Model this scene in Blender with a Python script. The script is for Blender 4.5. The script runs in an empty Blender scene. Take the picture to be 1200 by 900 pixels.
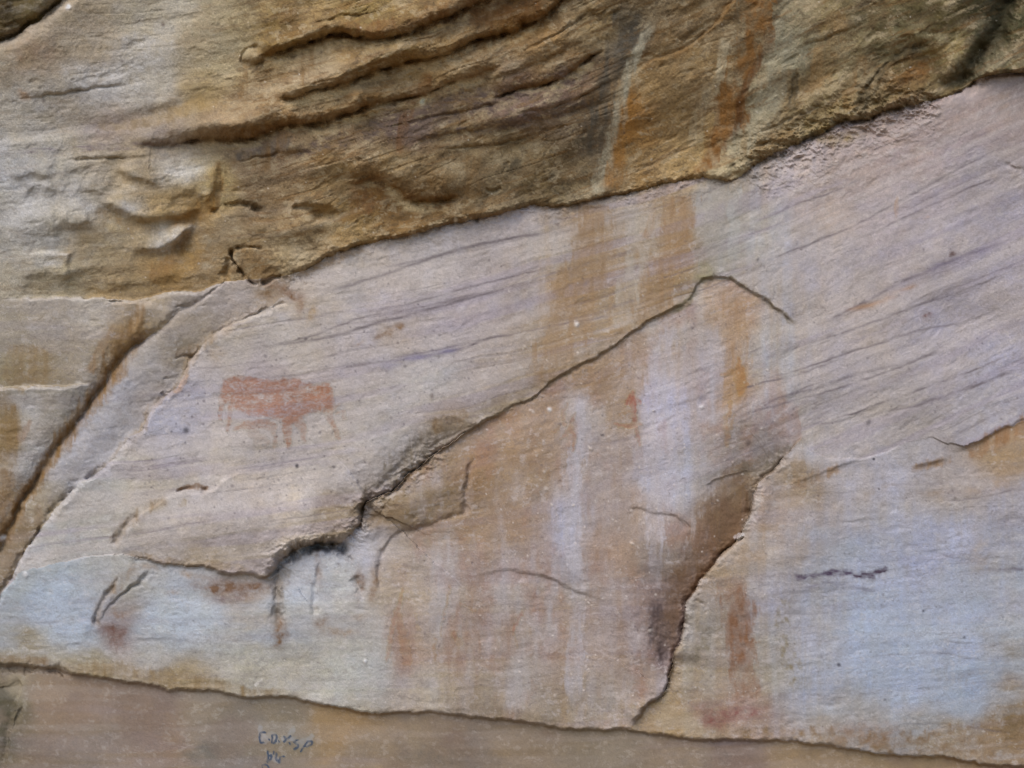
import bpy, math, random
import numpy as np

rng = np.random.RandomState(7)
# ---------------------------------------------------------------- scene scale
D = 2.90            # metres from the camera to the mean plane of the rock
F = 1178.0          # focal length in picture widths' units of a 1200 wide frame
CAMZ = 1.50
STEP = 1.0

# ---------------------------------------------------------------- survey grid over the rock
def axis(lo, hi, far_lo, far_hi, step):
    core = list(np.arange(lo, hi + 1e-6, step))
    a, s = [], step
    x = lo
    while x > far_lo:
        s = min(s * 1.07, 26); x -= s; a.append(x)
    b, s = [], step
    x = core[-1]
    while x < far_hi:
        s = min(s * 1.07, 26); x += s; b.append(x)
    return np.array(a[::-1] + core + b)

AX = axis(-8, 1208, -1500, 2700, STEP)
AY = axis(-8, 908, -1500, 1180, STEP)
NX, NY = len(AX), len(AY)
PX, PY = np.meshgrid(AX, AY)
PX = PX.astype(np.float64); PY = PY.astype(np.float64)

LAT = rng.rand(512, 512)
def vnoise(x, y, seed=0):
    x = x + seed * 37.13 + 1000.0; y = y + seed * 91.7 + 1000.0
    xi = np.floor(x).astype(np.int64); yi = np.floor(y).astype(np.int64)
    fx = x - xi; fy = y - yi
    fx = fx * fx * fx * (fx * (fx * 6 - 15) + 10); fy = fy * fy * fy * (fy * (fy * 6 - 15) + 10)
    x0 = xi & 511; x1 = (xi + 1) & 511; y0 = yi & 511; y1 = (yi + 1) & 511
    a = LAT[y0, x0]; b = LAT[y0, x1]; c = LAT[y1, x0]; d = LAT[y1, x1]
    return (a + (b - a) * fx + (c - a) * fy + (a - b - c + d) * fx * fy) * 2 - 1
def fbm(x, y, n=4, seed=0, gain=0.5):
    o = 0; a = 1.0; t = 0
    c, s = 0.8, 0.6
    for i in range(n):
        o = o + a * vnoise(x, y, seed + i * 3.7); t += a
        a *= gain
        x, y = (c * x - s * y) * 2.03, (s * x + c * y) * 2.03
    return o / t * 1.6
def ss(a, b, x):
    t = np.clip((x - a) / (b - a), 0, 1)
    return t * t * (3 - 2 * t)

# edges of everything wander a little
WX = PX + 3.2 * fbm(PX / 46, PY / 46, 2, 1) + 1.3 * fbm(PX / 9, PY / 9, 3, 2)
WY = PY + 2.6 * fbm(PX / 46, PY / 46, 2, 5) + 1.3 * fbm(PX / 9, PY / 9, 3, 6)
VX = PX + 26 * fbm(PX / 70, PY / 70, 4, 11); VY = PY + 26 * fbm(PX / 70, PY / 70, 4, 15)

def window(x0, y0, x1, y1):
    i0 = max(0, np.searchsorted(AX, x0)); i1 = min(NX, np.searchsorted(AX, x1))
    j0 = max(0, np.searchsorted(AY, y0)); j1 = min(NY, np.searchsorted(AY, y1))
    return (slice(j0, j1), slice(i0, i1))

def smooth(pts, n=6):
    p = np.array(pts, float)
    if len(p) < 3: return p
    seg = [p[:1]]
    for a, b in zip(p[:-1], p[1:]):          # long runs are divided so that the curve cannot overshoot
        k = max(1, int(np.ceil(np.hypot(*(b - a)[:2]) / 90)))
        if k > 1: k = min(k, 8)
        seg.append(np.array([a + (b - a) * (i + 1) / k for i in range(k)]))
    p = np.vstack(seg)
    q = np.vstack([2 * p[0] - p[1], p, 2 * p[-1] - p[-2]])
    out = []
    for i in range(1, len(q) - 2):
        for k in range(n):
            t = k / n
            out.append(0.5 * ((2 * q[i]) + (-q[i-1] + q[i+1]) * t + (2*q[i-1] - 5*q[i] + 4*q[i+1] - q[i+2]) * t*t + (-q[i-1] + 3*q[i] - 3*q[i+1] + q[i+2]) * t**3))
    out.append(p[-1])
    return np.array(out)

def curve(pts, R, n=4, X=None, Y=None):
    """window, distance, side (+1 above the line when it runs left to right), t along it"""
    X = WX if X is None else X; Y = WY if Y is None else Y
    p = smooth(pts, n)
    m = R + 14
    sl = window(p[:, 0].min() - m, p[:, 1].min() - m, p[:, 0].max() + m, p[:, 1].max() + m)
    x = X[sl]; y = Y[sl]
    L = np.concatenate([[0], np.cumsum(np.hypot(*np.diff(p[:, :2], axis=0).T))])
    best = np.full(x.shape, 1e9); side = np.zeros(x.shape); tt = np.zeros(x.shape)
    for k in range(len(p) - 1):
        ax, ay = p[k, :2]; bx, by = p[k+1, :2]
        dx, dy = bx - ax, by - ay; l2 = dx * dx + dy * dy + 1e-9
        t = np.clip(((x - ax) * dx + (y - ay) * dy) / l2, 0, 1)
        d = (x - ax - t * dx) ** 2 + (y - ay - t * dy) ** 2
        m_ = d < best
        best = np.where(m_, d, best)
        cr = dx * (y - ay) - dy * (x - ax)
        side = np.where(m_, np.where(cr < 0, 1.0, -1.0), side)
        tt = np.where(m_, (L[k] + t * (L[k+1] - L[k])) / L[-1], tt)
    return sl, np.sqrt(best), side, tt, p

def inside(poly, X=None, Y=None):
    X = WX if X is None else X; Y = WY if Y is None else Y
    p = np.array(poly, float)
    sl = window(p[:, 0].min() - 16, p[:, 1].min() - 16, p[:, 0].max() + 16, p[:, 1].max() + 16)
    x = X[sl]; y = Y[sl]; r = np.zeros(x.shape, bool)
    n = len(p)
    for i in range(n):
        x0, y0 = p[i]; x1, y1 = p[(i + 1) % n]
        if y0 == y1: continue
        c = ((y0 > y) != (y1 > y)) & (x < (x1 - x0) * (y - y0) / (y1 - y0) + x0)
        r ^= c
    return sl, r

def polyfade(poly, feather, X=None, Y=None):
    """0..1 coverage of a polygon with a soft edge"""
    sl, r = inside(poly, X, Y)
    p = np.array(list(poly) + [poly[0]], float)
    sl2, d, _, _, _ = curve(p, feather + 20, 1, X, Y)
    full = np.zeros(PX.shape); 
    rr = np.zeros(PX.shape, bool); rr[sl] = r
    dd = d * np.where(rr[sl2], 1, -1)
    full[sl2] = ss(-feather, feather, dd)
    return full

# ---------------------------------------------------------------- the joints that split the face
J = [(-1500,700),(-800,560),(-8,352),(25,352),(80,350),(130,350),(165,352),(200,345),(230,340),(262,329),(300,330),(335,325),(360,315),(380,305),(410,294),(440,285),(500,270),(560,253),(620,243),(680,238),(720,232),(760,221),(800,212),(826,207),(860,212),(882,196),(910,182),(940,169),(965,158),(985,146),(1012,140),(1045,128),(1080,119),(1110,114),(1130,102),(1145,93),(1165,89),(1208,87),(1700,60),(2700,-100)]
K2 = [(-1500,900),(-8,456),(30,453),(60,454),(80,452),(108,447)]
G1 = [(262,330),(245,346),(225,359),(200,373),(175,392),(150,412),(133,428),(115,455),(100,480),(86,498),(73,513),(60,535),(50,552),(38,575),(27,593),(12,622),(-8,650),(-300,1000),(-600,1180)]
G2 = [(345,322),(330,345),(310,360),(287,374),(262,386),(240,404),(226,424),(213,447),(196,465),(180,480),(166,508),(153,515),(140,534),(118,552),(93,567),(67,597),(50,618),(40,630),(28,645),(20,657),(10,680),(-2,705),(-200,1180)]
CR = [(135,650),(165,655),(200,660),(225,663),(245,665),(262,672),(290,671),(312,675),(326,656),(340,650),(352,643),(372,639),(395,640),(410,626),(424,612),(428,592),(436,584),(458,576),(480,556),(498,542),(520,525),(534,513),(550,505),(566,497),(602,475),(622,469),(646,448),(680,430),(720,404),(760,379),(790,361),(806,358),(816,348),(822,334),(835,326),(862,330),(890,345),(913,366),(935,384)]
RJ = [(940,514),(925,530),(910,545),(888,562),(880,590),(872,614),(862,632),(846,650),(830,672),(814,692),(803,706),(799,730),(790,762),(785,790),(782,808),(773,819),(760,826),(750,840),(737,853)]
IC = [(940,514),(950,529),(970,538),(1000,538),(1030,531),(1062,520),(1092,514),(1130,524),(1170,508),(1208,488),(1700,380),(2700,200)]
BJ = [(-1500,700),(-8,777),(30,780),(60,784),(100,790),(150,799),(200,806),(260,812),(310,816),(350,820),(400,829),(450,835),(500,835),(550,841),(600,845),(660,851),(700,855),(740,857),(790,864),(860,866),(905,865),(950,870),(1000,877),(1050,882),(1100,887),(1150,893),(1208,898),(2700,1100)]
CB = [(-400,160),(-8,52),(10,44),(30,33),(55,16),(82,-8),(300,-260),(600,-700)]
WL = [(1110,114),(1138,86),(1160,56),(1174,26),(1186,-8),(1300,-400),(1500,-1500)]

reg = np.zeros((NY, NX), np.int8)         # 0 overhang
def fill(poly, idx, only=None):
    sl, r = inside(poly)
    v = reg[sl]
    if only is not None: r = r & (v == only)
    v[r] = idx; reg[sl] = v
FAR = 4000
fill(J + [(2700,FAR),(-1600,FAR),(-1600,700)], 5)                       # 5 painted slab and everything under J
fill(CB + [(-1600,-1600),(-1600,160)], 1)                                # 1 corner boulder
fill(WL + [(2800,-1500),(2800,-100)] + J[-6:][::-1], 2, 0)              # 2 wedge right of the cleft
g1r = G1
fill([(-1500,700),(-800,560)] + J[2:10] + G1[1:] + [(-1600,1180)], 3, 5) # 3 tan block
fill(K2 + [(125,440)] + G1[7:] + [(-1600,1180)], 4, 3)                   # 4 block below it
fill(G1 + G2[::-1], 6)                                                   # 6 leaning slab
reg_tmp = reg.copy()
fill([(-600,1400)] + G2[::-1][0:1] + [(-2,705),(20,668),(60,660),(110,652)] + CR + [(940,450)] + RJ + [(737,FAR),(-1600,FAR)], 7, 5)  # 7 stained central slab
fill(IC + [(2700,FAR),(730,FAR),(737,853)] + RJ[::-1][:-1], 8, 5)
fill(BJ + [(2700,FAR),(-1600,FAR)], 9)                                   # 9 base
CORNER, WEDGE, TAN, LOW, PAINTED, LEAN, CENTRAL, PALE, BASE = 1, 2, 3, 4, 5, 6, 7, 8, 9

# ---------------------------------------------------------------- bedding
def run(xs, ms):
    m = np.interp(AX, xs, ms)
    c = np.cumsum(m * np.gradient(AX)); return (c - np.interp(600, AX, c))[None, :]
S_main = PY + run([0, 300, 500, 700, 900, 1200], [.10, .14, .21, .28, .42, .47])
S_low = PY + run([0, 300, 700, 1200], [-.02, 0, .04, .10])
S_top = PY + run([0, 150, 400, 700, 1200], [.06, .10, .30, .42, .45])
S = np.where((reg == 0) | (reg == 1) | (reg == 2), S_top, S_main)
S = np.where(np.isin(reg, [8, 9, 3, 4]), S_low, S)
kk = ss(560, 660, PY) * (reg == 7)
S = S * (1 - kk) + S_low * kk
S = S + 5 * fbm(PX / 160, PY / 60, 3, 21)

# ---------------------------------------------------------------- relief (metres towards the viewer)
H = np.zeros_like(PX)
RELIEF_L, RELIEF_G = .62, .44
def taper(t, a, b): return (ss(0, a, t) if a > 0 else 1.0) * (ss(0, b, 1 - t) if b > 0 else 1.0)
def ledge(pts, up=0.0, upl=20, dn=0.0, dnl=20, ta=.1, tb=.1, n=4, mod=.35, seed=0, shape=1.0, soft=1.2):
    R = 4 * max(upl if up else 1, dnl if dn else 1)
    sl, d, s, t, _ = curve(pts, R, n)
    k = taper(t, ta, tb) * (1 + mod * vnoise(WX[sl] / 26, WY[sl] / 26, 40 + seed))
    v = np.where(s > 0, up * np.exp(-(d / upl) ** shape), -dn * np.exp(-(d / dnl) ** shape))
    H[sl] += v * k * (1 - ss(.6 * R, R, d)) * RELIEF_L * (1 - np.exp(-(d / soft) ** 1.4))
def groove(pts, depth, w, ta=.15, tb=.15, n=4, mod=.5, seed=0, rough=1.0):
    sl, d, s, t, _ = curve(pts, 4 * w, n)
    k = taper(t, ta, tb) * np.clip(1 + (mod + .45) * rough * fbm(WX[sl] / 15, WY[sl] / 15, 3, 60 + seed), .12, 2.2)
    wv = w * np.clip(1 + .55 * rough * fbm(WX[sl] / 10, WY[sl] / 10, 3, 70 + seed), .4, 1.9)
    H[sl] -= RELIEF_G * depth * k * np.exp(-(d / wv) ** 2)
def ragged(pts, amp, w, ta=.1, tb=.1):
    # broken, chipped edges beside a joint
    sl, d, s, t, _ = curve(pts, 3 * w, 3)
    f = fbm(PX[sl] / 9, PY[sl] / 6, 4, 77, .6)
    f = f + .4 * (np.round(f * 3) / 3)
    H[sl] += amp * f * np.exp(-d / w) * taper(t, ta, tb)
def blob(x, y, rx, ry, amp, ang=0.0):
    m = 3 * max(rx, ry); sl = window(x - m, y - m, x + m, y + m)
    a = math.radians(ang); dx = VX[sl] * .3 + WX[sl] * .7 - x; dy = VY[sl] * .3 + WY[sl] * .7 - y
    u = dx * math.cos(a) - dy * math.sin(a); v = dx * math.sin(a) + dy * math.cos(a)
    H[sl] += amp * np.exp(-(u / rx) ** 2 - (v / ry) ** 2)

# large form: the roof of the shelter leans out above J, the face below leans back slightly
yJ = np.interp(PX, [p[0] for p in J], [p[1] for p in J])
above = np.clip(yJ - PY, 0, 900)
H += .00062 * np.minimum(above, 700) * ss(0, 120, above) * (0.35 + .65 * ss(150, 480, PX))
H += .0001 * np.clip(PY - yJ, 0, 700)
H += .030 * fbm(PX / 300, PY / 300, 3, 31)

# main joint under the overhang
ledge(J[10:25], soft=2.5, up=.036, upl=34, dn=.010, dnl=18, ta=.10, tb=.02, n=3)
ledge(J[24:34], soft=6, up=.045, upl=40, dn=.004, dnl=20, ta=.05, tb=.2, n=3)
groove(J[12:26], .020, 2.2, n=3); groove(J[26:36], .03, 3.2, n=3)
ledge(J[33:], up=.05, upl=60, dn=.01, dnl=20, ta=.03, tb=0, n=2); groove(J[33:38], .04, 2.5, n=3)
# cleft
groove(WL[:5], .12, 11, .25, .0, mod=.3, rough=.2); groove([(1100,104),(1125,88),(1142,70),(1156,48)], .07, 7, rough=.2)
groove(WL[4:], .12, 14, 0, 0, mod=.2, rough=.2)
# corner boulder
groove(CB[:7], .10, 6, 0, 0, mod=.3, rough=.3); ledge(CB[:7], up=-.05, upl=50, dn=0.0, ta=0, tb=0)
# left joint K (step outward below: bright upper edges)
ledge([(10,356),(25,352),(80,350),(130,349),(165,352),(200,345),(230,340),(262,329)], up=-.016, upl=10, dn=-.022, dnl=26, ta=.1, tb=.05, seed=1)
groove([(110,351),(165,354),(200,347),(232,341),(262,331)], .014, 2.2)
ledge([(-8,456),(30,453),(60,454),(80,452),(108,447)], up=-.012, upl=9, dn=-.024, dnl=26, ta=0, tb=.15, seed=2)
ledge([(30,297),(48,295),(85,297)], up=-.012, upl=9, dn=-.016, dnl=22, seed=3)
# G1: E stands back behind C and D
ledge(G1, up=.0, upl=20, dn=.0)
groove(G1[3:17], .045, 4.0, .12, 0, mod=.3, seed=4, rough=.35); groove(G1[3:17], .035, 16, .2, 0, mod=.2, seed=4, rough=.25)
groove([(262,330),(225,359),(200,373),(175,392),(150,412)], .012, 3, seed=6)
# G2
ledge(G2[1:17], soft=3, up=.010, upl=12, dn=.020, dnl=30, ta=.05, tb=.1, seed=7)
groove(G2[1:12], .014, 2.4, seed=8); groove(G2[12:22], .035, 3.5, .2, 0, seed=9)
# dark cracks about the junction
groove([(275,289),(273,302),(281,315),(290,327),(303,333)], .045, 2.2); groove([(276,290),(296,288),(312,291)], .03, 1.8)
groove([(268,300),(266,318),(262,332)], .03, 6); groove([(303,332),(318,326),(330,322)], .04, 2.4)
groove([(350,322),(356,332),(360,330)], .015, 1.6)
groove([(288,374),(310,362),(335,350)], .02, 3)
# CR: the painted slab overhangs the central one
ledge(CR[:9], up=.018, upl=22, dn=.018, dnl=26, ta=.35, tb=.02, seed=11)
ledge(CR[7:17], soft=4, up=.040, upl=24, dn=.060, dnl=26, ta=.1, tb=.05, n=4, seed=12)
ledge(CR[14:25], up=.016, upl=12, dn=.030, dnl=60, ta=.05, tb=.3, seed=13)
ledge(CR[22:33], up=.010, upl=9, dn=.010, dnl=50, ta=.15, tb=.1, seed=14)
ledge(CR[31:], up=.012, upl=10, dn=.008, dnl=30, ta=.1, tb=.25, seed=15)
groove(CR[7:14], .060, 5.0, .15, .2, seed=16); groove(CR[12:22], .035, 3.2, seed=17)
groove(CR[20:32], .012, 1.3, seed=18, mod=.6); groove(CR[31:], .009, 1.5, seed=19, tb=.1)
groove([(330,655),(352,645),(376,640),(396,641),(412,650)], .12, 5, .15, .2, seed=20)
# chamfered broken band above the crack
sl, d, s, t, _ = curve(CR[13:24], 120, 3)
wch = 44 * taper(t, .25, .25) + .1
H[sl] -= np.where(s > 0, .030 * np.clip(1 - d / wch, 0, 1) ** 1.2, 0) * taper(t, .2, .2)
groove([(430,585),(448,566),(470,556),(488,542),(505,528),(524,512),(545,503),(572,494)], .010, 2.0, seed=22)
groove([(418,600),(440,572),(462,552),(486,528),(512,506)], .007, 3.0, seed=23)
groove([(430,598),(437,605),(446,600),(450,590)], .012, 1.8, seed=24)
# knobs and brown fragment
ledge([(560,528),(552,545),(549,570),(543,597),(528,604),(508,613),(488,620),(465,626),(456,638),(447,660),(446,692),(456,702)], up=-.006, upl=10, dn=-.006, dnl=20, seed=25)
groove([(560,528),(552,545),(549,570),(543,597),(528,604),(508,613),(488,620),(465,626),(456,638),(447,660),(446,692),(456,702)], .016, 3.0, seed=26)
blob(480,596,40,20,.014,25); blob(435,620,18,16,.016); blob(520,565,30,18,.008,35); groove([(482,610),(500,600),(520,590)], .006, 3)
groove([(398,646),(408,652),(414,654)], .03, 2.6)
# slab hollow
groove([(205,576),(218,572),(232,571),(243,576)], .020, 2.2); ledge([(135,640),(150,614),(166,600),(190,585),(212,576),(232,572),(246,578),(262,562),(275,553)], up=-.002, upl=14, dn=.0, dnl=20, ta=.3, tb=.3)
ledge([(135,642),(150,614),(166,600),(190,586),(210,577)], up=.002, upl=30, dn=-.010, dnl=26, ta=.3, tb=.3)
ledge([(210,577),(243,578),(258,566),(275,553),(292,545)], up=-.003, upl=20, dn=-.008, dnl=30, ta=.3, tb=.4)
groove([(129,641),(140,625),(150,612),(164,601)], .016, 5)
blob(330,610,90,36,.020,10); blob(215,615,60,24,.010,12)
# lower left creases
EXTRA = True
groove([(112,736),(114,720),(124,702),(140,680)], .024, 3.2); groove([(116,736),(122,722),(140,700),(164,684),(176,669)], .016, 2.4)
ledge([(116,736),(122,722),(140,700),(164,684),(176,669)], up=.008, upl=22, dn=.0, dnl=24, ta=.3, tb=.3)
groove([(325,668),(326,690),(330,712),(326,742)], .030, 5.5, .1, .3); groove([(377,655),(372,690),(371,726)], .009, 3)
groove([(414,678),(424,694),(431,703)], .018, 4); groove([(396,650),(410,656),(416,654)], .02, 3)
# central undulations
ledge([(555,676),(600,669),(630,673),(652,682),(676,691),(702,701),(722,706)], up=.006, upl=14, dn=.008, dnl=18, ta=.3, tb=.3)
ledge([(735,595),(770,602),(790,606),(812,620)], up=.004, upl=8, dn=.010, dnl=14)
groove([(780,604),(800,611),(813,621)], .007, 1.6)
ledge([(826,568),(842,560),(858,554),(878,549)], up=-.004, upl=6, dn=.012, dnl=20)
# right joint: the central slab rounds back into it
sl, d, s, t, _ = curve(RJ, 130, 3)
left = s < 0
k = ss(0, .12, t)
H[sl] -= np.where(left, .045 * np.exp(-(d / 40) ** 1.5) * k * ss(0, .35, 1 - t), 0)
H[sl] += np.where(left, 0, .004 * np.exp(-d / 24) * k * ss(0, .35, 1 - t))
groove(RJ[1:7], .014, 2.2); groove(RJ[6:13], .024, 2.6, .1, .1); groove(RJ[10:], .018, 2.0, .1, .05)
ledge(RJ[12:], up=-.034, upl=44, dn=-.026, dnl=16, ta=.15, tb=.12)
groove([(812,703),(826,712),(828,724)], .012, 1.8); groove([(762,722),(770,748),(776,772),(774,790)], .014, 6)
groove([(800,716),(804,742),(802,768)], .006, 4); groove([(886,568),(878,590),(874,604)], .010, 4)
blob(935,540,16,24,.012,30); blob(893,588,12,30,.010)
# pale slab step
ledge(IC[1:6], up=.0, dn=-.004, dnl=10, ta=.4, tb=.3); ledge([(915,569),(950,559),(985,547),(1020,536)], up=.006, upl=14, dn=.002, dnl=16, ta=.3, tb=.3)
ledge([(1068,549),(1090,544),(1114,536)], up=.006, upl=9, dn=.005, dnl=12, ta=.3, tb=.3); ledge([(1104,528),(1130,525),(1170,508),(1208,488),(1260,474)], up=.010, upl=14, dn=.010, dnl=22, ta=.3, tb=0)
# base joint
ledge(BJ[1:], soft=1.2, up=.005, upl=8, dn=.032, dnl=420, ta=.0, tb=.0, n=2, mod=.04, shape=1.2)
groove(BJ[1:-1], .006, 1.1, 0, 0, n=3, mod=.8)
groove([(0,782),(30,784),(60,786),(90,790)], .025, 3.5, 0, .3)
ledge([(20,792),(24,806),(18,830),(14,860),(8,908)], up=.0, dn=.03, dnl=20, ta=.1, tb=0); groove([(28,824),(20,842),(14,862)], .012, 3)
# overhang ledges
SHELVES = []
def shelf(pts, a, w=2.6, up=26, ta=.15, tb=.15, seed=0, cut=.03):
    SHELVES.append((pts, a, ta, tb))
    ledge(pts, soft=8, up=a * 2.6, upl=up * 1.7, dn=0, ta=ta, tb=tb, seed=seed + 1); ledge(pts, up=a * .3, upl=8, dn=a * .7, dnl=12, ta=ta, tb=tb, seed=seed); groove(pts, cut * .8, w * .75, ta, tb, mod=.9, seed=seed + 3)
A1 = [(-8,172),(25,166),(50,163),(90,157),(120,157),(160,149),(200,140),(240,125),(265,120),(313,121)]
ledge(A1, up=-.014, upl=26, dn=-.010, dnl=16, ta=0, tb=.3, seed=31, soft=5)
ledge(soft=6, pts=[(120,150),(160,144),(200,134),(240,117),(262,110)], up=-.012, upl=20, dn=0, seed=33)
shelf([(140,172),(180,170),(225,166),(262,163),(300,160),(330,150),(370,143),(400,135),(425,129),(446,121)], .040, 4.5, 24, .35, .1, 34, .045)
shelf([(400,137),(440,124),(480,115),(510,105),(540,95),(570,85),(592,75)], .024, 2.2, 20, .1, .2, 35, .03)
shelf([(318,118),(350,112),(375,104),(400,98),(430,88),(470,73),(500,68),(530,62),(560,50),(600,36),(640,20),(664,-8)], .040, 3.0, 20, .1, 0, 36, .045)
shelf([(300,70),(340,60),(372,44),(400,38),(412,41),(440,44),(470,40),(510,25),(540,12),(570,0),(590,-8)], .045, 4.0, 22, .1, 0, 37, .05)
shelf([(575,119),(600,110),(640,98),(672,82),(708,59)], .022, 2.4, 18, .15, .1, 38, .04)
shelf([(520,118),(560,104),(600,84),(650,64),(690,44)], .008, 2.4, 16, .2, .2, 39, .004)
shelf([(470,165),(530,158),(590,146),(650,136),(715,112)], .010, 2.0, 20, .2, .2, 40, .006)
shelf([(690,20),(712,12),(730,-6)], .01, 2, 14, .2, 0, 41, .01)
groove([(700,28),(715,20),(730,10)], .008, 2)
ledge([(745,83),(770,72),(800,58),(830,36),(850,16),(866,-8)], up=-.006, upl=10, dn=-.012, dnl=26, tb=0, seed=42); groove([(745,83),(770,72),(800,58),(830,36),(850,16),(866,-8)], .010, 1.8, tb=0)
for x, y, rx, ry, a, g in [(470,50,60,14,.016,20),(560,70,60,12,.014,24),(640,45,40,12,.014,28),(400,80,60,12,.012,18),(360,110,60,14,.014,16),(520,98,60,10,.010,22),(610,130,60,12,.010,20),(300,140,50,10,.012,12),(460,190,60,18,.012,12),(540,215,36,12,.014,8),(640,190,40,22,.010,20),(690,215,24,14,.008,20),(400,225,30,14,.012,10),(330,215,40,16,-.012,10),(360,262,40,12,.014,14),(300,270,24,16,.010,10),(830,90,50,30,.010,50),(780,150,40,40,.008,60),(900,120,40,40,.010,60),(980,90,40,24,.014,40),(1040,100,30,14,.014,30),(180,120,60,12,.008,12),(80,90,60,30,.008,20),(200,60,60,30,.008,20),(90,190,40,10,.010,4),(60,260,40,16,.010,4),(90,320,50,12,.010,2),(190,200,30,16,.010,0)]: blob(x, y, rx, ry, a, g)
for i, q_ in enumerate([[(340,150),(380,146),(430,136),(470,128)],[(380,96),(420,82),(460,68),(500,58)],[(600,62),(640,46),(680,26),(700,4)],[(440,150),(500,140),(560,128),(620,116)],[(500,180),(560,172),(620,160),(680,142)],[(420,60),(460,50),(520,40),(560,26)],[(350,30),(400,20),(450,10)],[(270,190),(320,182),(370,178)],[(600,138),(650,124),(700,104),(728,88)],[(880,160),(930,140),(980,120)],[(930,60),(980,40),(1030,20)],[(60,190),(120,186),(190,184)],[(10,120),(80,108),(160,96)]]):
    ledge(q_, soft=3.5, up=.014, upl=20, dn=.004, dnl=8, ta=.3, tb=.3, seed=200 + i); groove(q_, .010, 1.6, .3, .3, seed=220 + i)
# nose with the curled end
groove([(310,58),(292,58),(282,64),(281,73),(289,79),(302,77),(313,70)], .022, 3.2); blob(297,68,11,9,.022)
groove([(313,62),(330,58),(352,52),(372,44)], .022, 5)
# facets on the left
def facet(pts, a, l=22, seed=0): ledge(pts, soft=3.2, up=a * 1.35, upl=l * 1.5, dn=a * .9, dnl=18, ta=.2, tb=.2, seed=seed)
facet([(112,238),(135,247),(160,258),(185,254),(215,252),(240,246)], .030, 20, 51); facet([(240,244),(248,228),(256,205),(252,190)], .022, 20, 52)
facet([(135,196),(155,208),(175,216),(190,212)], .016, 16, 53); facet([(30,225),(50,222),(75,228)], .010, 12, 54)
facet([(190,262),(206,260),(222,262),(216,276),(196,292)], -.020, 18, 55); facet([(150,298),(175,296),(196,292),(212,280),(222,262)], .026, 16, 56)
facet([(60,340),(90,322),(130,318),(170,322)], .008, 16, 57); facet([(120,337),(150,336),(180,330),(215,322)], .012, 14, 58)
groove([(112,238),(125,247),(150,262),(165,268)], .010, 2); groove([(64,200),(67,230),(68,270)], .008, 4)
facet([(165,352),(160,372),(150,395)], .008, 14, 59)
groove([(236,250),(250,247),(272,241),(288,240),(304,246),(314,249)], .034, 4, seed=61); groove([(345,240),(358,242),(372,240)], .012, 3)
blob(382,247,16,7,-.040,-12); ledge([(342,242),(360,238),(384,240),(398,252)], up=.014, upl=14, dn=.01, dnl=12)
groove([(205,363),(226,360),(244,356)], .008, 2); groove([(206,419),(220,417),(232,419)], .014, 2.6); groove([(190,443),(205,442),(214,444)], .014, 2.2); groove([(190,460),(194,466),(200,464)], .01, 1.8)
facet([(10,210),(40,206),(62,212)], .014, 16, 151); facet([(66,262),(90,270),(112,262)], .014, 14, 152); facet([(20,330),(50,322),(84,328)], .010, 14, 153); facet([(196,236),(212,228),(232,226)], .010, 12, 154); facet([(92,214),(108,224),(132,226)], .012, 12, 155)
# lip over the main joint
shelf([(400,212),(420,214),(440,210),(462,220),(480,233),(505,236),(530,234),(545,236)], .024, 4, 18, .2, .2, 62, .022)
groove([(485,237),(500,231),(512,233),(540,236)], .02, 3.2); groove([(568,222),(578,220),(586,216)], .014, 2.4); groove([(590,205),(594,195),(597,188)], .008, 1.8)
blob(490,205,40,16,.014,10); blob(400,190,50,20,.012,10); blob(600,200,60,20,.010,10); blob(345,270,30,12,.012,15); blob(330,305,26,14,.016,10)
# right part of the overhang
groove([(1012,142),(1010,128),(1014,117),(1020,100),(1034,80),(1055,62),(1080,53),(1104,46)], .020, 3.4, seed=65); shelf([(1012,142),(1024,112),(1040,84),(1062,68),(1090,62),(1110,60)], .006, 3, 14, seed=66, cut=.012)
groove([(992,150),(1012,154),(1032,156),(1052,163)], .016, 2.6); groove([(938,82),(932,105),(926,128)], .012, 4.5); groove([(925,128),(900,150),(872,172)], .006, 3)
groove([(860,212),(885,196),(920,182)], .012, 3); shelf([(868,182),(900,168),(935,150),(970,140)], .010, 2.2, 16, seed=67, cut=.010)
blob(1060,42,34,9,.022,12); blob(1085,80,20,20,-.02,30); blob(1130,86,16,10,.016,30)
groove([(1050,30),(1078,36),(1102,40)], .012, 3); groove([(1075,110),(1060,108),(1040,112),(1020,124)], .012, 3)
groove([(1178,190),(1195,198),(1215,202)], .010, 2.2)
for x, y, l, a in [(955,70,40,.008),(890,70,50,.006),(780,120,60,.008),(640,40,40,.01),(1010,60,30,.014),(970,110,24,.012)]:
    blob(x, y, l, l * .45, a, 40)

for q, a_, w_ in ((CR[7:22], .010, 11), (CR[20:], .003, 5), (J[10:26], .006, 10), (J[24:34], .012, 22), (RJ, .004, 8), (BJ[1:-1], .002, 4), (G2[1:17], .0025, 7), (CR[:9], .003, 6)): ragged(q, a_, w_)
for q, a_, ta_, tb_ in SHELVES: ragged(q, .16 * min(a_, .03), 12, ta_, tb_)
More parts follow.
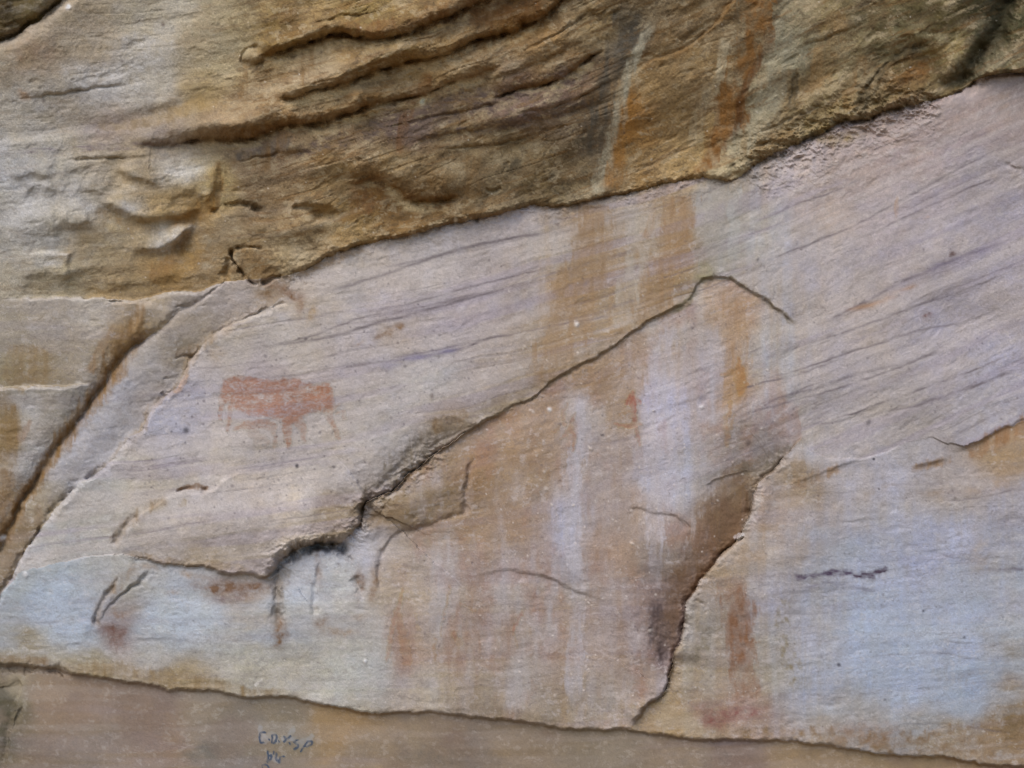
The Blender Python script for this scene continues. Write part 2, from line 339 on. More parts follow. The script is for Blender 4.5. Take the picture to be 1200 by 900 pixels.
# general roughness: strong on the overhang, slight on the slabs
isB = (reg == 0) | (reg == WEDGE) | (reg == CORNER)
bm = np.where(isB, 1.0, 0.0)
bm = np.where(reg == 0, .45 + .55 * ss(180, 380, PX), bm)
nL = fbm(PX / 70, S / 34, 5, 71, .40)
ridg = 1 - np.abs(fbm(PX / 80 + .5 * nL, S / 17, 3, 75)) * 1.6
tl = vnoise(PX / 110 + .4 * nL, S / 6.5, 91); H -= isB * .0026 * (.35 + .65 * ss(240, 420, PX)) * (1 - .75 * ss(700, 760, PX)) * np.exp(-(tl / .10) ** 2) * ss(-.2, .5, fbm(PX / 90, PY / 40, 3, 93))
H += bm * (.0062 * nL + .0008 * ridg + .010 * fbm(PX / 150, S / 60, 3, 79))
terr = fbm(PX / 40, PY / 30, 3, 78)
sm = 1 - bm
sm = np.where(reg == BASE, .35, sm)
H += sm * (.0034 * fbm(PX / 90, S / 60, 3, 81) + .0004 * fbm(PX / 40, S / 6, 3, 83))
wn = rng.normal(size=PX.shape); wn2 = (wn + np.roll(wn, 1, 0) + np.roll(wn, 1, 1) + np.roll(np.roll(wn, 1, 0), 1, 1)) / 2
H += (.0005 * fbm(PX / 5, PY / 5, 4, 85, .65) + .00010 * wn2) * np.where(reg == BASE, .35, 1) * (1 + .9 * bm)
chips = np.clip(fbm(PX / 24, S / 12, 3, 88) - .45, 0, 1)
H -= np.where(reg == BASE, 0, chips * .0022 * (1 + 2 * bm))

# ---------------------------------------------------------------- pigment of the rock (judged by eye, with some shading kept in the colours)
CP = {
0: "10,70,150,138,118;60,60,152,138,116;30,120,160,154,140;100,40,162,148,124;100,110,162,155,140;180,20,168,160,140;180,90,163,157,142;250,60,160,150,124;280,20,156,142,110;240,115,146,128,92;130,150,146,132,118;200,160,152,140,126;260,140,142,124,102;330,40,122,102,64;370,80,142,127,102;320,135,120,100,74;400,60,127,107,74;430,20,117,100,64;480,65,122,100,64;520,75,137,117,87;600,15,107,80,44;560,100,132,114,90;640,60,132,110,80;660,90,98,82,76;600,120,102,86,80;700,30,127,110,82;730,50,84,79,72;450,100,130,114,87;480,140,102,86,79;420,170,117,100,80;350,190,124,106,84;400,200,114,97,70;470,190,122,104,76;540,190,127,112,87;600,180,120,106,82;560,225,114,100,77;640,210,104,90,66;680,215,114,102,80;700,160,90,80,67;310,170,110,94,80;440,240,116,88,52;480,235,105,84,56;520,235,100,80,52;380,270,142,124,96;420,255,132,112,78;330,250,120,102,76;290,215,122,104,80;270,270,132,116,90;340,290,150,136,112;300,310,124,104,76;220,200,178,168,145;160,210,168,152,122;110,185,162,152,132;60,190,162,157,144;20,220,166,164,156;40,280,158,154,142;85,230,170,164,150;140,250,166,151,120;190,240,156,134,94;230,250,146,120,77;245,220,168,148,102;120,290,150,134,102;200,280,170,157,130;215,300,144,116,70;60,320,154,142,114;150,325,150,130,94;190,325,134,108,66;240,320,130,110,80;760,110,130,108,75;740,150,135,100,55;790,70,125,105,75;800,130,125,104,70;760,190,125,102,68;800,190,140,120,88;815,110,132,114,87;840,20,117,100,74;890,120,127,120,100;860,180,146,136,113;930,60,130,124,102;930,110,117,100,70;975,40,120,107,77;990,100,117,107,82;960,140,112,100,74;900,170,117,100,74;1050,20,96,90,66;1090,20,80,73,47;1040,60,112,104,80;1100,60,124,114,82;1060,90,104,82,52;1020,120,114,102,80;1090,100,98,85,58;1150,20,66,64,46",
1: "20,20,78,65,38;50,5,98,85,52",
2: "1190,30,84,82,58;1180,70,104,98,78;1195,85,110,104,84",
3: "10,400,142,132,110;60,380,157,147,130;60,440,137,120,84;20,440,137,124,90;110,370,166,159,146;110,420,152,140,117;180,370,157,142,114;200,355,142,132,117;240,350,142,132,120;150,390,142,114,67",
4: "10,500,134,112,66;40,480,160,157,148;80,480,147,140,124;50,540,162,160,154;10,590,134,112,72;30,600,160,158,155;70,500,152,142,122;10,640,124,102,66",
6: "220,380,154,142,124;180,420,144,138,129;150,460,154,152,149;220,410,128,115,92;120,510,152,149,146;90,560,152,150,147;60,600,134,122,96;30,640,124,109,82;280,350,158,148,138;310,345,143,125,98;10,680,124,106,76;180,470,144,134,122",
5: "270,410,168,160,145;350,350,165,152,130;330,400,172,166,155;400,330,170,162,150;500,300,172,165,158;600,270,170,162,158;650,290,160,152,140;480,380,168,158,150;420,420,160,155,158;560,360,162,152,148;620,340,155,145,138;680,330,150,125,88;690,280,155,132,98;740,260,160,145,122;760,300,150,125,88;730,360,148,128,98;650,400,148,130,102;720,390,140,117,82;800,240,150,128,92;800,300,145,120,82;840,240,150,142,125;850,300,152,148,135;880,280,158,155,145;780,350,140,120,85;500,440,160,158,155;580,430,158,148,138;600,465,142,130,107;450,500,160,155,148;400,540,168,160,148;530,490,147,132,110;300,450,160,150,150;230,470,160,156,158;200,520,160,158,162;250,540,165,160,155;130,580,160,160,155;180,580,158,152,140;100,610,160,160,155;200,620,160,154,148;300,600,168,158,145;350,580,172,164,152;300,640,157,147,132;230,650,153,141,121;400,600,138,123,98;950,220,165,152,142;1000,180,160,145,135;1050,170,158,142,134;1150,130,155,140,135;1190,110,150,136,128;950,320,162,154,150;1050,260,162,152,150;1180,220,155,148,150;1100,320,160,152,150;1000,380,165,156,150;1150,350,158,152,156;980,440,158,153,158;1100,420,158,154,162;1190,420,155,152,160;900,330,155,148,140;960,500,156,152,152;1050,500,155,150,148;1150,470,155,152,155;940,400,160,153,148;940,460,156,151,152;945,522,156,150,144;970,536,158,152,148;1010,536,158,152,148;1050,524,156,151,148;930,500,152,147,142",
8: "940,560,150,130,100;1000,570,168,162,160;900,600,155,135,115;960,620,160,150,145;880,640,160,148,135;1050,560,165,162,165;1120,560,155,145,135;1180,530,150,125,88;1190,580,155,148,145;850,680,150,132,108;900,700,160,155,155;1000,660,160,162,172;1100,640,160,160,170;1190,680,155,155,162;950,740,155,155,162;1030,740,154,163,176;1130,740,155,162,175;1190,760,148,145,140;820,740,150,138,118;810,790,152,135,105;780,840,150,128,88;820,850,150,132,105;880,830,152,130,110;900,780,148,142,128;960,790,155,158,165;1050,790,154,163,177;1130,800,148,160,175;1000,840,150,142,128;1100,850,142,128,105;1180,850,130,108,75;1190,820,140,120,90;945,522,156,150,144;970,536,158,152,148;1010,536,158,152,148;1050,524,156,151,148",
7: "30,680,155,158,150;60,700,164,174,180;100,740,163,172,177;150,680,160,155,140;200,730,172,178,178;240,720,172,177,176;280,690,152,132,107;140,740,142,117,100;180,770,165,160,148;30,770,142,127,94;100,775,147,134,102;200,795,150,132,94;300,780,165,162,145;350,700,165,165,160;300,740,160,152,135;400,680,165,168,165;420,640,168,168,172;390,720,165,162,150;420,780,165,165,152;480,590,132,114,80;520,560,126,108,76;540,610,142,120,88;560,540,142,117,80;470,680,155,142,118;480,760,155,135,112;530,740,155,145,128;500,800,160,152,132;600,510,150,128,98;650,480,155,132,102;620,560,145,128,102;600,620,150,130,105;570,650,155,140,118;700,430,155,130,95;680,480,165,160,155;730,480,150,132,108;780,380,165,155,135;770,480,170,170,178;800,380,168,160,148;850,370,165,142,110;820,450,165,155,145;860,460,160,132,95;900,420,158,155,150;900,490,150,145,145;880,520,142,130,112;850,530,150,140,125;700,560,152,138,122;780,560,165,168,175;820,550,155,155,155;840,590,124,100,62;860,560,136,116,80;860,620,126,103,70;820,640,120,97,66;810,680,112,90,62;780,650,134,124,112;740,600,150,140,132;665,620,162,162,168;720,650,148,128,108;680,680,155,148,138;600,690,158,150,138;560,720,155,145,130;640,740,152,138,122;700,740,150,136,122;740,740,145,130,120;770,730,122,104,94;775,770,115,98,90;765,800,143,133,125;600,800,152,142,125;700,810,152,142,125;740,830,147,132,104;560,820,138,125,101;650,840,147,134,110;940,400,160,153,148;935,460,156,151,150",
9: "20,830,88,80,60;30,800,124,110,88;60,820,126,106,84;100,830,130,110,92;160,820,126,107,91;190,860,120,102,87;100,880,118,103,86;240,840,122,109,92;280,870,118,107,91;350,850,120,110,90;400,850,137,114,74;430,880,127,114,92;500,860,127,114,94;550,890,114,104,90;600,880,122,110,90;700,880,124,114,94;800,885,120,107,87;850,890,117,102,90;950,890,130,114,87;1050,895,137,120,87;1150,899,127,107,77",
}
def lin(c):
    c = np.asarray(c, float) / 255.0
    return np.where(c <= .04045, c / 12.92, ((c + .055) / 1.055) ** 2.4)
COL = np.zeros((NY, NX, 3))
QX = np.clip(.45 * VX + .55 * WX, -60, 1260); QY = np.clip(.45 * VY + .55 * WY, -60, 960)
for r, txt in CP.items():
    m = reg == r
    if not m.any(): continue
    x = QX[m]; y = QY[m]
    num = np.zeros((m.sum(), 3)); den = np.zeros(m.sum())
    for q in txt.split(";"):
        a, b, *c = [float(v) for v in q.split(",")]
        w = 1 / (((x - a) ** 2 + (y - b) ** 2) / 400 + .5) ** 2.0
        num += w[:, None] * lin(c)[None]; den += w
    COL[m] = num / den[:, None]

def lay(sl, a, c):
    a = np.clip(a, 0, 1)[..., None]
    COL[sl] = COL[sl] * (1 - a) + a * lin(c)
def mute(c, k=.80):
    c = np.asarray(c, float); g = c @ np.array([.3, .59, .11]); return g + (c - g) * k
def streak(pts, c, a=.7, w=8, soft=.6, ta=.1, tb=.1, grain=.5, gs=(6, 30), seed=0, n=4, only=None):
    """a stain, pale rim or painted shade along a run of points; each point may carry its own half width"""
    wd = [p[2] if len(p) > 2 else w for p in pts]
    q = [(p[0], p[1]) for p in pts]
    sl, d, s, t, p = curve(q, max(wd) * 2.2, n)
    L = np.concatenate([[0], np.cumsum(np.hypot(*np.diff(np.array(q, float), axis=0).T))]); L /= L[-1]
    ww = np.interp(t, L, wd)
    g = fbm(PX[sl] / gs[0], PY[sl] / gs[1], 3, 100 + seed)
    e = d / ww + .30 * fbm(PX[sl] / 10, PY[sl] / 22, 3, 130 + seed) + .28 * fbm(PX[sl] / 3.2, PY[sl] / 26, 3, 150 + seed) + .16 * fbm(PX[sl] / 3, PY[sl] / 3, 2, 155 + seed)
    k = (1 - ss(1 - .8 * soft, 1 + .8 * soft, e)) * (1 - grain * .5 + grain * g) * taper(t, ta, tb)
    if only is not None: k = k * np.isin(reg[sl], only)
    lay(sl, a * k, mute(c))
def patch(x, y, rx, ry, c, a=.6, ang=0, seed=0, only=None, grain=.6):
    m = 2.6 * max(rx, ry); sl = window(x - m, y - m, x + m, y + m)
    r = math.radians(ang); dx = QX[sl] - x; dy = QY[sl] - y
    u = dx * math.cos(r) - dy * math.sin(r); v = dx * math.sin(r) + dy * math.cos(r)
    g = fbm(PX[sl] / 9, PY[sl] / 9, 4, 160 + seed, .65)
    k = np.exp(-(np.clip((u / rx) ** 2 + (v / ry) ** 2 + .45 * fbm(PX[sl] / 12, PY[sl] / 12, 4, 165 + seed, .65), 0, 9)) ** 1.3) * (1 - grain * .4 + grain * g)
    if only is not None: k = k * np.isin(reg[sl], only)
    lay(sl, a * k, mute(c))

# mottling in broad soft patches, in hue as well as in value
bre = fbm(PX / 38, PY / 34, 5, 201, .6)
bre2 = fbm(PX / 90, PY / 60, 4, 207, .55)
fine = fbm(PX / 5.5, S / 3.4, 3, 211, .6)
blot = fbm(PX / 16, S / 9, 4, 214, .6)
amp = np.where(isB, 1.25, 1.0); amp = np.where(reg == BASE, .75, amp)
COL *= (1 + amp * (.10 * bre + .07 * blot + .055 * fine))[..., None]
warm = .10 * bre2 + .06 * fbm(PX / 13, PY / 13, 3, 219)
COL *= np.stack([1 + .35 * warm, 1 + .02 * warm, 1 - .9 * warm], -1)
# soft vertical run-off tint on the pale slabs
vs = fbm(PX / 13, PY / 210, 4, 223, .6)
vm = np.isin(reg, [PAINTED, CENTRAL, PALE]) * (ss(560, 680, PX) * (1 - ss(900, 1000, PX)) + ss(500, 600, PY) * .55 * ss(430, 520, PX) + .15)
vr = np.clip(vs, -1, 1) * np.clip(vm, 0, 1)
COL *= np.stack([1 + .02 * vr, 1 - .05 * vr, 1 - .17 * vr], -1) * (1 - .03 * vr)[..., None]
# rusty spread on the central slab
rs = np.clip(fbm(PX / 26, PY / 44, 5, 231, .6) - .05, 0, 1) * (reg == CENTRAL) * ss(440, 500, PX)
lay((slice(None), slice(None)), .5 * rs, (144, 104, 78))
ws = np.clip(fbm(PX / 20, PY / 60, 5, 235, .6) - .1, 0, 1) * (reg == CENTRAL) * ss(440, 500, PX) * ss(500, 580, PY)
lay((slice(None), slice(None)), .5 * ws, (168, 164, 162))
# pale blue-grey sky light painted into the colour of the low slabs
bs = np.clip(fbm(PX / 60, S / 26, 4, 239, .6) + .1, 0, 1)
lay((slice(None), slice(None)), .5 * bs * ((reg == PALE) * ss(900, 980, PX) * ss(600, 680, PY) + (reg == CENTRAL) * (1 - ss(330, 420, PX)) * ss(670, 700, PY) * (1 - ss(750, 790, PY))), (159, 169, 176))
bo = np.clip(fbm(PX / 34, PY / 26, 5, 243, .62) - .12, 0, 1)
lay((slice(None), slice(None)), .55 * bo * isB * ss(200, 330, PX), (98, 72, 40))
lay((slice(None), slice(None)), .45 * np.clip(fbm(PX / 30, PY / 24, 5, 247, .62) - .15, 0, 1) * isB * ss(200, 330, PX), (146, 134, 112))
lay((slice(None), slice(None)), .5 * np.clip(fbm(PX / 30, PY / 20, 5, 251, .6) - .1, 0, 1) * (1 - ss(230, 300, PX)) * isB, (172, 166, 150))
# greenish black mottling near the cleft
gr = np.clip(fbm(PX / 28, PY / 22, 5, 255, .6), 0, 1) * ss(940, 1060, PX) * isB
lay((slice(None), slice(None)), .7 * gr, (62, 60, 38))

lich = fbm(PX / 11, PY / 9, 4, 261, .7); lich2 = fbm(PX / 22, S / 9, 5, 265, .65)
bw = isB * (.35 + .65 * ss(200, 340, PX))
lay((slice(None), slice(None)), .55 * bw * ss(.22, .6, lich2), (84, 68, 46))
lay((slice(None), slice(None)), .50 * bw * ss(.25, .6, -lich2), (150, 136, 112))
lay((slice(None), slice(None)), .45 * bw * ss(.35, .7, lich), (70, 58, 42))
lay((slice(None), slice(None)), .40 * bw * ss(.38, .7, -lich), (158, 146, 124))
lay((slice(None), slice(None)), .5 * bw * ss(.3, .7, fbm(PX / 34, S / 5, 4, 269, .6)), (104, 78, 44))
sp = fbm(PX / 8, S / 6, 4, 273, .7); spm = np.where(isB, 0, 1) * np.where(reg == BASE, .5, 1)
lay((slice(None), slice(None)), .30 * spm * ss(.3, .7, sp), (128, 118, 110))
lay((slice(None), slice(None)), .32 * spm * ss(.3, .7, -sp), (184, 178, 170))
# bedding lines
ln = vnoise(PX / 190, S / 3.6, 301); ln2 = vnoise(PX / 130, S / 1.9, 305)
lines = ss(.42, .85, ln) * .8 + ss(.5, .9, ln2) * .5
patchy = .35 + .65 * ss(-.3, .5, fbm(PX / 120, S / 30, 3, 309))
dash = .75 + .5 * fbm(PX / 20, S / 2.2, 3, 313)
lm = np.where(reg == PAINTED, .50, 0) + np.where(reg == PALE, .22, 0) + np.where(reg == CENTRAL, .16 + .22 * ss(700, 800, PX) * (1 - ss(540, 600, PY)), 0) + np.where(reg == LEAN, .16, 0) + np.where((reg == TAN) | (reg == LOW), .12, 0) + np.where(isB, .10, 0) + np.where(reg == BASE, .03, 0)
lay((slice(None), slice(None)), np.clip(1.15 * lm, 0, .9) * lines * patchy * dash, (104, 95, 99))
H -= np.where(isB, 0, .0005) * lines * patchy * lm * 2
ln3 = vnoise(PX / 200, S / 7.5, 317)
lay((slice(None), slice(None)), lm * .5 * ss(.3, .9, ln3), (178, 172, 170))
bb = fbm(PX / 260, S / 15, 3, 321)
lay((slice(None), slice(None)), np.where(reg == PAINTED, .35, .12) * (~isB) * ss(.1, .7, bb), (144, 136, 150))
lay((slice(None), slice(None)), np.where(reg == PAINTED, .35, .12) * (~isB) * ss(.1, .7, -bb), (177, 170, 165))
# named bedding seams
def seam(pts, w=1.6, a=.5, c=(98, 90, 92), dashy=.7, seed=0):
    sl, d, s, t, _ = curve(pts, 12, 4, .5 * WX + .5 * PX, .5 * WY + .5 * PY)
    g = np.clip(1 - dashy * .35 + dashy * .9 * fbm(PX[sl] / 30, PY[sl] / 8, 3, 330 + seed), 0, 1.4)
    k = np.exp(-(d / (w * 1.05)) ** 2) * g * taper(t, .2, .2)
    lay(sl, 1.15 * a * k, c); H[sl] -= .0002 * k
for i, p in enumerate([
 [(262,418),(300,408),(400,392),(470,372),(540,352),(610,336),(660,322)],
 [(266,448),(340,440),(400,430),(470,418),(520,408),(580,396),(650,382),(740,364),(800,348)],
 [(380,440),(420,428),(480,420),(540,408),(600,390)],
 [(370,346),(440,326),(500,305),(545,290),(610,282)],
 [(400,374),(450,362),(520,345),(600,325),(680,305)],
 [(300,408),(360,394),(430,372),(500,358),(580,340)],
 [(440,318),(500,303),(560,288),(620,276),(680,268)],
 [(860,330),(900,306),(950,286),(1000,266),(1060,232),(1120,200),(1200,160)],
 [(880,260),(940,238),(1000,215),(1020,205)],
 [(940,390),(1000,362),(1060,330),(1120,305),(1200,275)],
 [(960,300),(1030,270),(1090,240),(1150,215),(1200,200)],
 [(870,452),(940,432),(1000,412),(1070,390),(1130,376),(1200,352)],
 [(870,480),(930,462),(1000,440),(1060,425),(1120,408)],
 [(860,490),(900,478),(960,462),(1020,442),(1080,420),(1110,405)],
 [(950,500),(1020,478),(1090,452),(1150,430),(1200,408)],
 [(1060,478),(1120,460),(1180,438),(1200,432)],
 [(820,470),(880,452),(930,440),(1010,412)],
 [(900,420),(960,400),(1040,372),(1120,342),(1200,315)],
 [(800,440),(850,424),(900,405)],
 [(640,530),(700,520),(760,508),(800,494)],
 [(1100,590),(1150,582),(1200,570)],
 [(770,478),(810,470),(850,462)],
 [(930,500),(1000,492),(1060,478),(1130,462)],
 [(1060,360),(1120,335),(1170,318),(1205,300)],
 [(120,750),(180,748),(240,752)],[(0,728),(60,730),(120,732)],
 [(930,770),(1000,772),(1080,765),(1200,780)],[(880,700),(950,692),(1040,688)],[(1000,760),(1080,750),(1170,758)],
 [(1050,846),(1120,850),(1200,862)],
]):
    seam(p, 1.3 + .7 * (i % 3 == 0), .55 if i < 18 else .32, seed=i)
streak([(928,677,2.5),(945,677,3),(965,676,2.4),(985,673,3.2),(1003,671,2)], (80,58,84), .95, soft=.8, grain=.4, gs=(7,3), seed=170); streak([(996,676,2),(1012,674,3.4),(1028,670,5),(1042,664,3)], (74,52,70), .95, soft=.7, grain=.4, gs=(7,3), seed=171)
streak([(940,688,2),(980,686,3),(1030,690,2)], (112,104,120), .5, soft=.8, grain=1.0, gs=(12,3), seed=172)
seam([(1150,668),(1180,666),(1205,668)], 2.4, .7, (84, 66, 76), .6, 52); seam([(1060,650),(1090,645),(1120,655),(1200,662)], 1.3, .4, seed=53)
seam([(440,432),(480,422),(520,412),(545,406)], 4.5, .55, (110, 106, 138), .7, 54); seam([(1080,318),(1130,302),(1180,285)], 4, .4, (118, 112, 136), .7, 55)
# dark violet beds on the overhang
streak([(330,190,6),(370,170,8),(420,160,9),(480,142,13),(540,122,14),(600,112,14),(660,92,13),(700,70,10)], (94,78,70), .75, soft=.5, grain=.9, gs=(8,5), seed=1)
streak([(450,160,3),(520,158,5),(590,146,5),(650,134,5),(710,112,6)], (86,72,64), .6, soft=.5, grain=1.2, gs=(7,4), seed=2)
streak([(270,186,4),(300,178,6),(345,166,6)], (82,76,72), .6, seed=3)
streak([(0,182,3),(80,176,3),(180,170,4),(300,172,4),(330,160,4)], (112,98,98), .45, seed=4, grain=.9, gs=(14,3))
# grey run and calcite run
streak([(740,0,16),(728,50,15),(712,100,14),(700,150,16),(690,190,14)], (72,68,60), .70, soft=.6, seed=5)
streak([(768,10,5),(752,55,6),(738,85,6),(726,125,7),(718,165,8),(708,205,9),(700,232,8)], (150,146,128), .70, soft=.55, ta=.2, tb=.05, grain=.4, seed=6)
streak([(748,92,4),(738,120,8),(730,160,10),(724,195,11),(716,228,8)], (134,90,34), .8, soft=.4, seed=7)
streak([(748,85,2),(775,73,3),(805,58,3),(833,35,3),(852,14,3),(866,-8,3)], (112,80,38), .7, seed=8)
# ochre ribbon
streak([(888,-8,20),(886,20,18),(888,40,20),(876,62,16),(868,85,15),(862,105,16),(856,130,20),(848,150,17),(836,172,12),(826,192,8),(820,204,5)], (116,78,34), .92, soft=.22, ta=0, tb=.02, grain=.7, gs=(10,16), seed=9, n=5)
streak([(904,20,3),(902,46,4),(886,80,4),(870,120,4),(862,150,4),(840,186,4),(822,204,4)], (92,56,24), .7, soft=.5, seed=10)
streak([(836,130,5),(826,160,5),(820,190,4)], (146,118,70), .6, seed=11)
streak([(850,40,8),(846,80,6),(842,100,5),(820,130,8),(812,170,10)], (150,140,116), .6, soft=.4, seed=12)
streak([(925,20,14),(915,80,18),(890,140,16),(860,190,14)], (134,130,112), .55, seed=13)
streak([(985,10,8),(975,50,14),(962,90,12),(955,110,8)], (136,108,68), .6, seed=14)
streak([(938,84,4),(932,110,6),(925,132,3)], (70,62,46), .7, seed=15)
streak([(800,50,18),(790,110,24),(780,170,22)], (122,98,62), .5, seed=16)
streak([(1186,-8,18),(1172,30,18),(1152,62,15),(1130,84,11),(1104,102,7)], (48,47,32), .72, soft=.9, ta=0, tb=.15, seed=17, grain=.1)  # shadow inside the cleft painted as a dark band
streak([(1104,46,4),(1060,62,5),(1034,82,5),(1018,110,5),(1010,140,4),(985,148,5),(950,164,5),(915,182,5),(880,198,4)], (66,58,40), .65, soft=.5, seed=18)
streak([(1070,38,4),(1090,42,5),(1108,44,4)], (156,146,112), .75, seed=19)
patch(1072,92,22,10,(132,88,40),.7,35,1); patch(1104,62,20,9,(128,104,58),.6,10,2); patch(1080,25,36,14,(66,56,28),.6,0,3); patch(990,62,14,20,(128,122,98),.5,30,4)
patch(960,158,34,8,(116,98,56),.6,20,5); patch(985,160,30,6,(140,118,72),.7,10,6,[PAINTED]); patch(890,190,12,5,(150,122,70),.6,20,7,[PAINTED])
for y0 in (0,): streak([(1100,110,8),(1060,120,8),(1030,132,7),(1000,145,6)], (112,92,70), .5, seed=20)
# brown under the ledges: rust stains, and the shade of the lips painted in
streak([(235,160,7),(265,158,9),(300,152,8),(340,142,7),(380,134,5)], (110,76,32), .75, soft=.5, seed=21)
streak([(110,150,4),(160,145,5),(205,134,7),(250,116,8)], (128,104,58), .6, seed=22)  # brownish shade of the concavity above the edge, painted in
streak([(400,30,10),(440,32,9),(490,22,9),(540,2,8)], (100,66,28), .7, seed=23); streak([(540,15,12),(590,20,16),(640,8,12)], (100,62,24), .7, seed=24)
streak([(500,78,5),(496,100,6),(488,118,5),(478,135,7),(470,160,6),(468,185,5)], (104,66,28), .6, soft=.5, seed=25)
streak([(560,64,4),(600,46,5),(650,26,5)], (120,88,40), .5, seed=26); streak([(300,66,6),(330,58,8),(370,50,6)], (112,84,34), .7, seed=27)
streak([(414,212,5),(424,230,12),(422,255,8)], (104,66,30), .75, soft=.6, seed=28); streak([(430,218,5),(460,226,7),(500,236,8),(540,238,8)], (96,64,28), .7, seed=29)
patch(500,212,18,10,(112,82,42),.6,0,30); patch(400,225,30,14,(120,96,58),.5,0,31); patch(560,205,60,22,(108,96,72),.4,8,32)
for i, (x, y) in enumerate([(690,130),(688,165),(640,180),(650,200),(665,215),(620,214),(600,195),(690,205)]): patch(x, y, 13, 9, (76,68,52), .55, 20, 40 + i, grain=1.2)
streak([(252,186,4),(254,210,6),(246,236,8),(226,250,8),(190,256,7)], (146,106,48), .75, soft=.6, seed=33)
streak([(222,262,4),(216,282,8),(200,302,8),(188,318,8),(176,334,8)], (138,100,48), .8, soft=.6, seed=34)
for i, (x, y, rx, ry, a) in enumerate([(218,200,26,14,20),(75,215,14,16,0),(35,220,26,30,0),(198,284,26,8,20),(90,236,16,12,0),(150,238,20,8,-10),(60,300,26,4,3),(170,60,40,30,0),(120,90,40,22,0),(30,250,30,30,0)]): patch(x, y, rx, ry, (186,182,172), .6, a, 600 + i)  # pale patches paint the light on the left facets
streak([(135,200,4),(160,214,5),(190,218,5)], (142,116,72), .5, seed=190); streak([(110,246,4),(150,264,7),(190,262,8)], (150,120,72), .6, seed=191)
patch(100,130,50,14,(150,130,96),.35,10,35); patch(45,60,26,22,(158,124,88),.5,30,36); patch(30,110,10,6,(150,112,70),.6,0,37); patch(220,45,30,30,(160,138,104),.5,0,38); patch(215,132,50,14,(148,118,64),.5,10,39)
patch(250,60,60,30,(156,140,104),.45,20,60); patch(90,10,14,10,(112,100,76),.5,0,61)
streak([(118,250,8),(100,280,10),(70,310,10)], (152,128,88), .5, seed=35)
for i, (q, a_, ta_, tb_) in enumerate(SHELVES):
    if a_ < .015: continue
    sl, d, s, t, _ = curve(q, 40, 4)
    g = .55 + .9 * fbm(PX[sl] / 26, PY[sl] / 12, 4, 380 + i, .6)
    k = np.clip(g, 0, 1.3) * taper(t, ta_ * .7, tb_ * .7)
    lay(sl, np.where(s > 0, .62 * np.exp(-(d / 13)), .5 * np.exp(-(d / 3))) * k, (104, 76, 38))  # shading under each lip painted as a brown band
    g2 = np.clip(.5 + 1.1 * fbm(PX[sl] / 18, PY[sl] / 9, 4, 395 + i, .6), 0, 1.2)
    lay(sl, np.where(s < 0, .6 * np.exp(-((d - 7) / 6) ** 2), 0) * g2 * taper(t, ta_, tb_), (174, 158, 126))  # bright crest of the next ledge painted cream, as if lit
for i, (q_, w_) in enumerate([([(300,60),(292,90),(280,120)],9),([(372,40),(366,70),(350,100)],10),([(590,10),(580,40),(560,60)],9),([(250,190),(262,215),(250,250)],10),([(330,150),(318,180),(300,200)],10),([(560,180),(552,210),(548,232)],12),([(780,20),(772,50)],8),([(1010,60),(1000,100),(985,130)],10)]):
    streak([(x, y, w_) for x, y in q_], (112, 82, 42), .5, soft=.8, seed=700 + i, grain=.9, only=[0])
# K, G stains
streak([(166,352,5),(162,372,8),(152,395,12),(140,415,13),(126,440,12),(104,472,11),(84,498,9),(62,532,8),(44,562,8),(28,590,7),(10,620,8)], (132,96,42), .88, soft=.6, seed=36, ta=.03, tb=0)
streak([(132,378,3),(122,400,5),(112,420,5),(104,440,5)], (146,108,58), .6, seed=37)
streak([(30,400,14),(24,430,18),(10,452,18)], (134,108,62), .6, seed=38); streak([(55,405,12),(48,430,14),(40,450,8)], (140,112,62), .6, seed=39)
streak([(16,470,8),(12,510,10),(4,548,12)], (134,104,52), .8, seed=40); streak([(4,545,9),(10,570,9),(2,600,12),(8,640,10)], (132,96,46), .7, seed=41)
streak([(38,490,2),(30,506,4),(18,516,4)], (150,116,84), .6, seed=42)
streak([(0,668,8),(14,640,14),(34,612,12),(56,596,8)], (118,92,54), .6, seed=43, only=[LEAN, LOW])
streak(G2[4:12], (140,112,68), .55, 5, seed=44); streak([(180,488,4),(150,525,6),(110,562,6),(70,600,6)], (138,116,78), .55, seed=45, only=[LEAN])
streak([(206,410,5),(224,412,8),(230,400,5)], (118,88,48), .6, seed=46); streak([(224,438,2),(218,448,4),(206,462,3)], (170,130,92), .6, seed=47)
patch(225,395,24,10,(118,106,80),.5,20,62,[LEAN]); patch(160,470,20,30,(138,128,118),.4,30,63,[LEAN])
streak([(131,640,5),(142,622,6),(156,608,6),(176,594,6),(200,584,5)], (138,116,82), .7, soft=.8, seed=180)  # brown shading of the hollow painted along its crease
streak([(204,574,2),(230,569,3),(244,574,3)], (120,86,48), .8, soft=.6, seed=181); streak([(216,585,4),(214,594,4)], (142,124,86), .6, seed=182)
streak([(112,738,5),(115,718,6),(128,698,7),(145,680,6),(165,672,5)], (136,110,76), .7, soft=.7, seed=183); streak([(325,664,10),(328,690,9),(328,712,8),(327,745,6)], (136,116,88), .6, soft=.8, seed=184)
patch(335,343,24,9,(118,78,34),.85,-20,64); patch(350,358,7,10,(124,82,38),.8,0,65); patch(310,350,16,6,(128,94,50),.7,15,66); patch(370,370,7,10,(156,126,76),.6,0,67); patch(264,395,8,6,(158,126,84),.5,0,68); patch(248,420,8,12,(160,130,84),.5,0,69)
patch(460,391,10,5,(132,94,46),.85,35,70); patch(474,380,6,5,(138,100,54),.8,35,71); patch(425,402,9,3,(156,122,76),.7,5,72); patch(452,400,6,3,(120,84,44),.7,35,73)
streak([(352,322,4),(376,312,4),(400,303,4),(430,292,4)], (150,116,66), .55, seed=48, only=[PAINTED])
